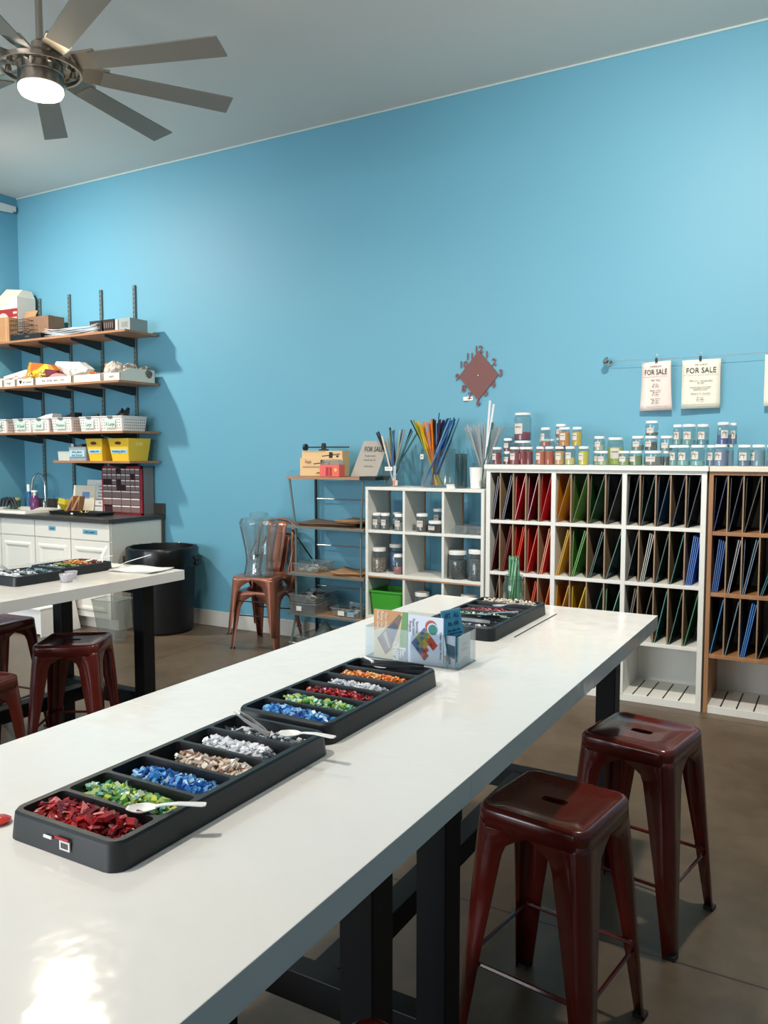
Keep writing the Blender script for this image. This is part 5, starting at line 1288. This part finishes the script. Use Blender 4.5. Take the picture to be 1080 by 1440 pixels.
def tweezers(label, a, b_, m=steel, gap=.012):
    """closed end at b_"""
    A, B = Vector(a), Vector(b_); d = B-A; Ln = d.length; rz = math.atan2(d.y, d.x); ry = -math.asin(d.z/Ln)
    t = thing('tweezers', label, 'tweezers', a, rz); t.rotation_euler = (0, ry, rz)
    for s_ in (-1, 1):
        h = [(0, .0006, s_*gap*.5), (Ln*.35, .0035, s_*gap*.62), (Ln*.8, .0048, s_*gap*.35), (Ln, .0045, 0)]
        MB().loft([[(x, y-.0006, -w_), (x, y+.0006, -w_), (x, y+.0006, w_), (x, y-.0006, w_)] for x, w_, y in h]).build('prong', m, t)
    return t
spoon('white plastic spoon lying over the green shards of nearest tray', (-.958, .868, .942), (-.855, .936, .943))
spoon('white plastic spoon over the end pocket of nearest tray', (-.958, 1.262, .944), (-.835, 1.275, .949))
tweezers('steel tweezers lying in the end pocket of nearest tray', (-1.10, 1.300, .958), (-.985, 1.263, .938))
dark_steel = mat('dark_steel', (70, 74, 78), .3, metal=.9)
spoon('white plastic spoon end in the last pocket of middle tray', (-1.03, 1.815, .934), (-1.115, 1.832, .948))
tweezers('dark tweezers across the last pocket of middle tray, nearer one', (-1.09, 1.80, .947), (-.925, 1.828, .949), dark_steel)
tweezers('dark tweezers across the last pocket of middle tray, farther one', (-1.10, 1.83, .947), (-.935, 1.848, .949), dark_steel)
pale_blue = glass('spoon_blue', (206, 220, 240), .8, .1, .6, (190, 204, 228))
spoon('translucent spoon lying across the far pockets of far tray', (-1.09, 2.70, .947), (-.965, 2.80, .949), glass('spoon_clear', (224, 230, 232), .85, .1, .6, (214, 222, 226)))
spoon('pale blue spoon handle pointing right over the far tray', (-1.09, 2.53, .940), (-.955, 2.60, .954), pale_blue)
tweezers('dark tweezers in the far tray beside the pale blue spoon', (-1.13, 2.52, .946), (-1.0, 2.545, .947), dark_steel)
tweezers('steel tweezers in the nearest pocket of far tray', (-1.14, 2.46, .946), (-1.0, 2.455, .947), steel)
tweezers('steel tweezers lying over the nearer tray on the left table', (-3.50, 2.43, .968), (-3.38, 2.40, .944))
tag(MB().box(-.9255, 2.478, .9003, -.9215, 2.918, .9018).build('thin_strip', mat('strip_dark', (52, 44, 38), .5)), 'thin dark metal strip lying along the far end of white table', 'strip')
tag(MB().lathe([(.0, 0), (.014, .001), (.019, .006), (.013, .010), (.0, .011)], 18, cap0=False, cap1=False).build('glass_pebble', mat('pebble_red', (206, 52, 34), .1, coat=.5), loc=(-1.176, .800, .9003), smooth=60), 'red glass pebble at left edge of the near white table', 'pebble')

# ------------------------------------------------------------------ brochure holder
HX0, HX1, HY0, HY1 = -1.212, -.912, 2.014, 2.132
t = thing('brochure_holder', 'clear acrylic brochure holder standing on the white table', 'holder', (HX0, HY0, TT))
w = HX1-HX0; d = HY1-HY0; th = .003; hz = .095
MB().box(0, 0, 0, w, d, th).build('base', clear2, t)
MB().box(0, 0, th, w, th, hz).build('front_wall', clear2, t)
MB().box(0, d-th, th, w, d, hz+.03).build('back_wall', clear2, t)
for x in (0, w-th): MB().box(x, th, th, x+th, d-th, hz).build('side_wall', clear2, t)
e = MB()
for z in (th,): e.tube([(0, 0, z), (w, 0, z), (w, d, z), (0, d, z)], .0012, 4, close=True)
e.build('edge_line', mat('edge_dark', (60, 70, 76), .3), t)
# printed leaflets
def leaflet(label, x0, x1, y, z0, z1, m, th=.004):
    t = thing('leaflet', label, 'leaflet', (x0, y, z0))
    MB().box(0, 0, 0, x1-x0, th, z1-z0).build('cover', m, t)
    return t, x1-x0, z1-z0
def decal(t, pts, m, name, k=0.):
    y = -.0005-k; b = MB(); n = len(pts)
    b.add([(p[0], y, p[1]) for p in pts]+[(p[0], y+.0004, p[1]) for p in pts], [tuple(range(n)), tuple(range(2*n-1, n-1, -1))]+[(i, (i+1) % n, n+(i+1) % n, n+i) for i in range(n)])
    return b.build(name, m, t)
Zb = TT+.0035
tL, a, h = leaflet('tan and green printed leaflet at left of the clear holder', HX0+.026, HX0+.137, HY0+.006, Zb, Zb+.142, mat('leaflet_cream', (206, 192, 156), .5))
decal(tL, [(0, h*.56), (a*.6, h*.76), (a*.86, h), (0, h)], mat('leaflet_orange', (190, 140, 92), .5), 'orange_print')
decal(tL, [(a*.80, h*.0), (a, h*.0), (a, h), (a*.86, h), (a*.78, h*.5)], mat('leaflet_green', (104, 150, 92), .5), 'green_print')
decal(tL, [(a*.56, 0), (a, 0), (a, h*.30), (a*.66, h*.22)], mat('leaflet_blue', (130, 146, 160), .5), 'blue_print', .0002)
decal(tL, [(a*.10, h*.40), (a*.36, h*.08), (a*.52, h*.20), (a*.84, h*.90), (a*.76, h*.95)], mat('leaflet_mauve', (118, 98, 96), .5), 'dish_print', .0004)
decal(tL, [(a*.28, h*.50), (a*.46, h*.22), (a*.50, h*.24), (a*.36, h*.58)], mat('leaflet_stripe', (190, 180, 160), .5), 'stripe_print', .0006)
decal(tL, [(a*.40, h*.60), (a*.54, h*.30), (a*.72, h*.70), (a*.62, h*.78)], mat('leaflet_slate', (74, 90, 104), .5), 'slate_print', .0006)
text('CHIPS', .026, paper, tL, (a*.66, -.0016, h*.19), (PI/2, PI/2, 0), xs=.85, bold=.0006)
text('Etc.', .026, paper, tL, (a*.86, -.0016, h*.17), (PI/2, PI/2, 0), xs=.8, bold=.0006)
text('Glass Glass\nMaking Class\nStudio Glass', .0135, paper, tL, (a*.26, -.0016, h*.80), (PI/2, PI/2, 0), xs=.75)
tM, a, h = leaflet('pale blue leaflet with colourful glass square and round emblem', HX0+.139, HX0+.250, HY0+.006, Zb, Zb+.136, mat('leaflet_pale', (208, 216, 232), .5))
cols_ = [(84, 100, 140), (130, 146, 80), (196, 150, 60), (190, 70, 50), (160, 36, 44), (120, 24, 40), (206, 110, 80), (60, 74, 120)]
rr = random.Random(5)
cx, cz, s_ = a*.47, h*.42, a*.30
for i in range(6):
    for j in range(6):
        u, v = (i-2.5)/3, (j-2.5)/3
        if i >= 4 and j in (2, 3) and rr.random() < .5: continue
        px, pz_ = cx+(u+v)*s_*.62, cz+(v-u)*s_*.72
        q = s_*.23
        k = (.6*u+.4*v)
        c = cols_[max(0, min(7, int((u*.7-v*.1+1)*2.6+rr.uniform(-.9, .9))))]
        if v < -.3 and u < .2: c = cols_[rr.choice((0, 7, 0, 1))]
        decal(tM, [(px-q, pz_), (px, pz_-q), (px+q, pz_), (px, pz_+q)], mat('tile_%d_%d_%d' % c, c, .3), 'glass_print', .0002)
def disc(cx, cz, rx, rz_): return [(cx+rx*math.cos(2*PI*i/28), cz+rz_*math.sin(2*PI*i/28)) for i in range(28)]
decal(tM, disc(a*.66, h*.80, a*.165, h*.135), mat('emblem_red', (176, 82, 66), .5), 'emblem_crescent', .0004)
decal(tM, disc(a*.70, h*.755, a*.150, h*.125), mat('leaflet_pale', (208, 216, 232)), 'emblem_gap', .0006)
decal(tM, disc(a*.71, h*.745, a*.128, h*.108), mat('emblem_teal', (40, 124, 116), .5), 'emblem_disc', .0008)
text('Favorite\nFused Glass\nProjects', .0115, grey_ink, tM, (a*.16, -.0012, h*.76), (PI/2, PI/2, 0), xs=.85, space=.95)
text('Create - Classes - Parties', .0085, grey_ink, tM, (a*.93, -.0012, h*.42), (PI/2, PI/2, 0), xs=.9)
tR, a, h = leaflet('small photo leaflet low in the clear holder beside blue card', HX0+.253, HX0+.262+.018, HY0+.020, Zb, Zb+.085, mat('leaflet_photo', (196, 206, 214), .5))
decal(tR, [(0, h*.35), (a, h*.25), (a, h*.68), (0, h*.75)], mat('photo_slate', (64, 92, 108), .5), 'photo_print'); decal(tR, [(0, h*.16), (a*.5, h*.14), (a*.5, h*.30), (0, h*.32)], mat('photo_coral', (214, 110, 96), .5), 'photo_print', .0002)
# cards at the right end
t = thing('info_card', 'blue card standing up at the right end of clear holder', 'card', (HX1-.036, HY0+.014, Zb+.006)); t.rotation_euler = (-.22, 0, PI/2-.30)
# local x runs along the short side (depth), face toward +world x
bl = mat('card_blue', (70, 152, 190), .5)
MB().box(0, -.0012, .0, .080, .0012, .150).build('card', bl, t)
MB().box(.0, -.0014, .146, .080, .0014, .150).build('card_edge', mat('card_edge', (120, 186, 210), .5), t)
ink = mat('ink_navy', (20, 66, 110), .6)
text('ART.  ALL', .020, ink, t, (.040, -.0020, .132), (PI/2, 0, 0), xs=.72)
text('no. old', .022, ink, t, (.042, -.0020, .111), (PI/2, 0, 0), xs=.72)
text('Join a glass class\nor drop in to make\nyour own design', .0095, ink, t, (.042, -.0020, .082), (PI/2, 0, 0), xs=.85)
t = thing('info_card', 'pale card slid into the right end wall of clear holder', 'card', (HX1-.006, HY0+.008, Zb)); t.rotation_euler = (0, 0, PI/2)
MB().box(0, -.0006, .0, .084, .0006, .088).build('card', mat('card_pale', (186, 208, 212), .5), t)
text('Open\nStudio', .016, mat('ink_pale', (140, 172, 182), .6), t, (.042, -.0012, .055), (PI/2, 0, 0)); text('ask inside', .010, mat('ink_pale', (140, 172, 182)), t, (.042, -.0012, .022), (PI/2, 0, 0))

# ------------------------------------------------------------------ green rod jar
t = thing('mason_jar', 'glass jar of thin green rods at the far end of table', 'jar', (-1.118, 2.985, TT))
MB().lathe([(.036, 0), (.041, .006), (.042, .085), (.036, .10), (.034, .106), (.037, .108), (.037, .116), (.034, .118), (.034, .125)], 24, cap1=False).build('body', glass('jar_greenish', (206, 232, 214), .86, .04, .06), t, smooth=50)
gm1, gm2, gm3 = mat('stringer_green', (74, 156, 104), .25), mat('stringer_pale', (150, 204, 164), .25), mat('stringer_dark', (40, 110, 74), .25)
for i in range(46):
    a, r_ = R.uniform(0, 6.28), R.uniform(.004, .027)
    o = MB().tube([(-1.118+math.cos(a)*r_*1.1, 2.985+math.sin(a)*r_*1.1, TT+.008), (-1.118+math.cos(a+.9)*r_*.75, 2.985+math.sin(a+.9)*r_*.75, TT+.165+R.uniform(0, .035))], .0022, 5).build('glass_stringer', [gm1, gm2, gm3][i % 3])
    tag(o, 'thin %s green glass rod in the jar at far table end' % ['medium', 'pale', 'dark'][i % 3], 'glass rod', '%s green rods in the jar' % ['medium', 'pale', 'dark'][i % 3])

# ------------------------------------------------------------------ left table bits
t = thing('plastic_cup', 'small clear sauce cup on the left table by the trays', 'cup', (-3.145, 2.525, TT))
MB().lathe([(.024, 0), (.033, .036), (.034, .038), (.032, .036), (.0225, .003)], 24).build('body', glass('cup_milky', (232, 230, 236), .8, .08, .5, (226, 224, 232)), t, smooth=50)
MB().lathe([(.022, .004), (.027, .02), (.024, .024)], 16).build('chips', mat('cup_chips', (206, 196, 204), .5, noise=(200, .3)), t)
t = thing('plastic_cup', 'second small clear cup half hidden behind the first', 'cup', (-3.205, 2.60, TT))
MB().lathe([(.022, 0), (.030, .034), (.031, .036), (.029, .034), (.02, .003)], 24).build('body', glass('cup_milky', (232, 230, 236)), t, smooth=50)
t = sheets_of_paper('white paper sheets at far right corner of the left table', (-3.13, 2.965, TT), .26, .19, 2, paper, .15, .002)
t = sheets_of_paper('white paper sheet behind the orange tray on the left table', (-3.38, 3.0, TT), .20, .12, 1, paper, -.3, .004)
spoon('white plastic spoon leaning up steeply at the orange tray', (-3.315, 2.86, .925), (-3.375, 2.97, 1.005))
spoon('white plastic spoon lying low across the orange tray edge', (-3.36, 2.80, .944), (-3.275, 2.92, .965))
spoon('white plastic spoon resting on paper, pointing at the trash can', (-3.28, 2.93, .905), (-3.155, 3.07, .962))
flush_texts()
# ------------------------------------------------------------------ light
def kelvin(c): return lin(c)
def area(name, loc, rot, size, power, col, size_y=None, shape='DISK', spread=PI):
    L = D.lights.new(name, 'AREA'); L.energy = power; L.color = col; L.shape = shape; L.size = size
    if size_y: L.size_y = size_y
    L.spread = spread
    o = D.objects.new(name, L); C.objects.link(o); o.location = loc; o.rotation_euler = rot
    return o
WARM, NEUT, COOL = (1, .86, .66), (1, .93, .82), (.88, .94, 1)
# fan lamp
area('fan_lamp_light', (FX, FYY, FZ-.14), (0, 0, 0), .20, 60, WARM)
# hanging spot cans (out of frame), each a lamp with a housing
def can(label, loc, aim, power, col=NEUT, size=.16, spread=2.6):
    v = Vector(aim)-Vector(loc); q = v.to_track_quat('-Z', 'Y')
    t = thing('spot_lamp', label, 'lamp', loc); t.rotation_euler = q.to_euler()
    MB().lathe([(size*.62, -.02), (size*.62, .10), (size*.3, .16)], 24, cap0=False).build('housing', white_paint, t, smooth=40)
    tag_ = MB().at((0, 0, 0)); 
    tag_.tube([(0, 0, .15), tuple(q.inverted() @ Vector((0, 0, ZC-loc[2])))], .012, 8); tag_.build('stem', white_paint, t)
    o = area('spot_lamp_light', loc, q.to_euler(), size, power, col, spread=spread)
    o.location = Vector(loc)+v.normalized()*.015
can('white spot lamp on the ceiling above the left wall shelves', (-6.35, 3.35, 3.80), (-5.9, 4.7, 1.5), 48, NEUT)
can('white spot lamp on the ceiling before the price sheets', (-.5, 2.85, 3.80), (-.7, 5.0, 1.0), 50, NEUT)
can('white spot lamp on the ceiling between the two table rows', (-2.0, .3, 3.80), (-2.2, .8, 0), 30, NEUT)
# daylight through the street windows
for i, (a, b) in enumerate(WIN):
    area('window_daylight', ((a+b)/2, YF+.06, 1.8), (PI/2, 0, 0), b-a-.1, 115, COOL, 2.5, 'RECTANGLE')
w = D.worlds.new('sky'); S.world = w; w.use_nodes = True
bg = w.node_tree.nodes['Background']; bg.inputs['Color'].default_value = (.62, .74, .9, 1); bg.inputs['Strength'].default_value = 1.0

# ------------------------------------------------------------------ camera
cam = D.cameras.new('camera'); co = D.objects.new('camera', cam); C.objects.link(co)
cam.sensor_fit = 'VERTICAL'; cam.sensor_height = 36; cam.lens = 1141/1440*36
cam.clip_start = .02
co.location = (0, 0, 1.5)
co.rotation_euler = (PI/2-math.radians(4.16), 0, math.radians(29.7))
S.camera = co
S.view_settings.view_transform = 'Standard'; S.view_settings.look = 'None'
S.view_settings.exposure = 0.54; S.view_settings.gamma = 1.0; S.view_settings.use_curve_mapping = False
S.cycles.max_bounces = 10; S.cycles.transparent_max_bounces = 24
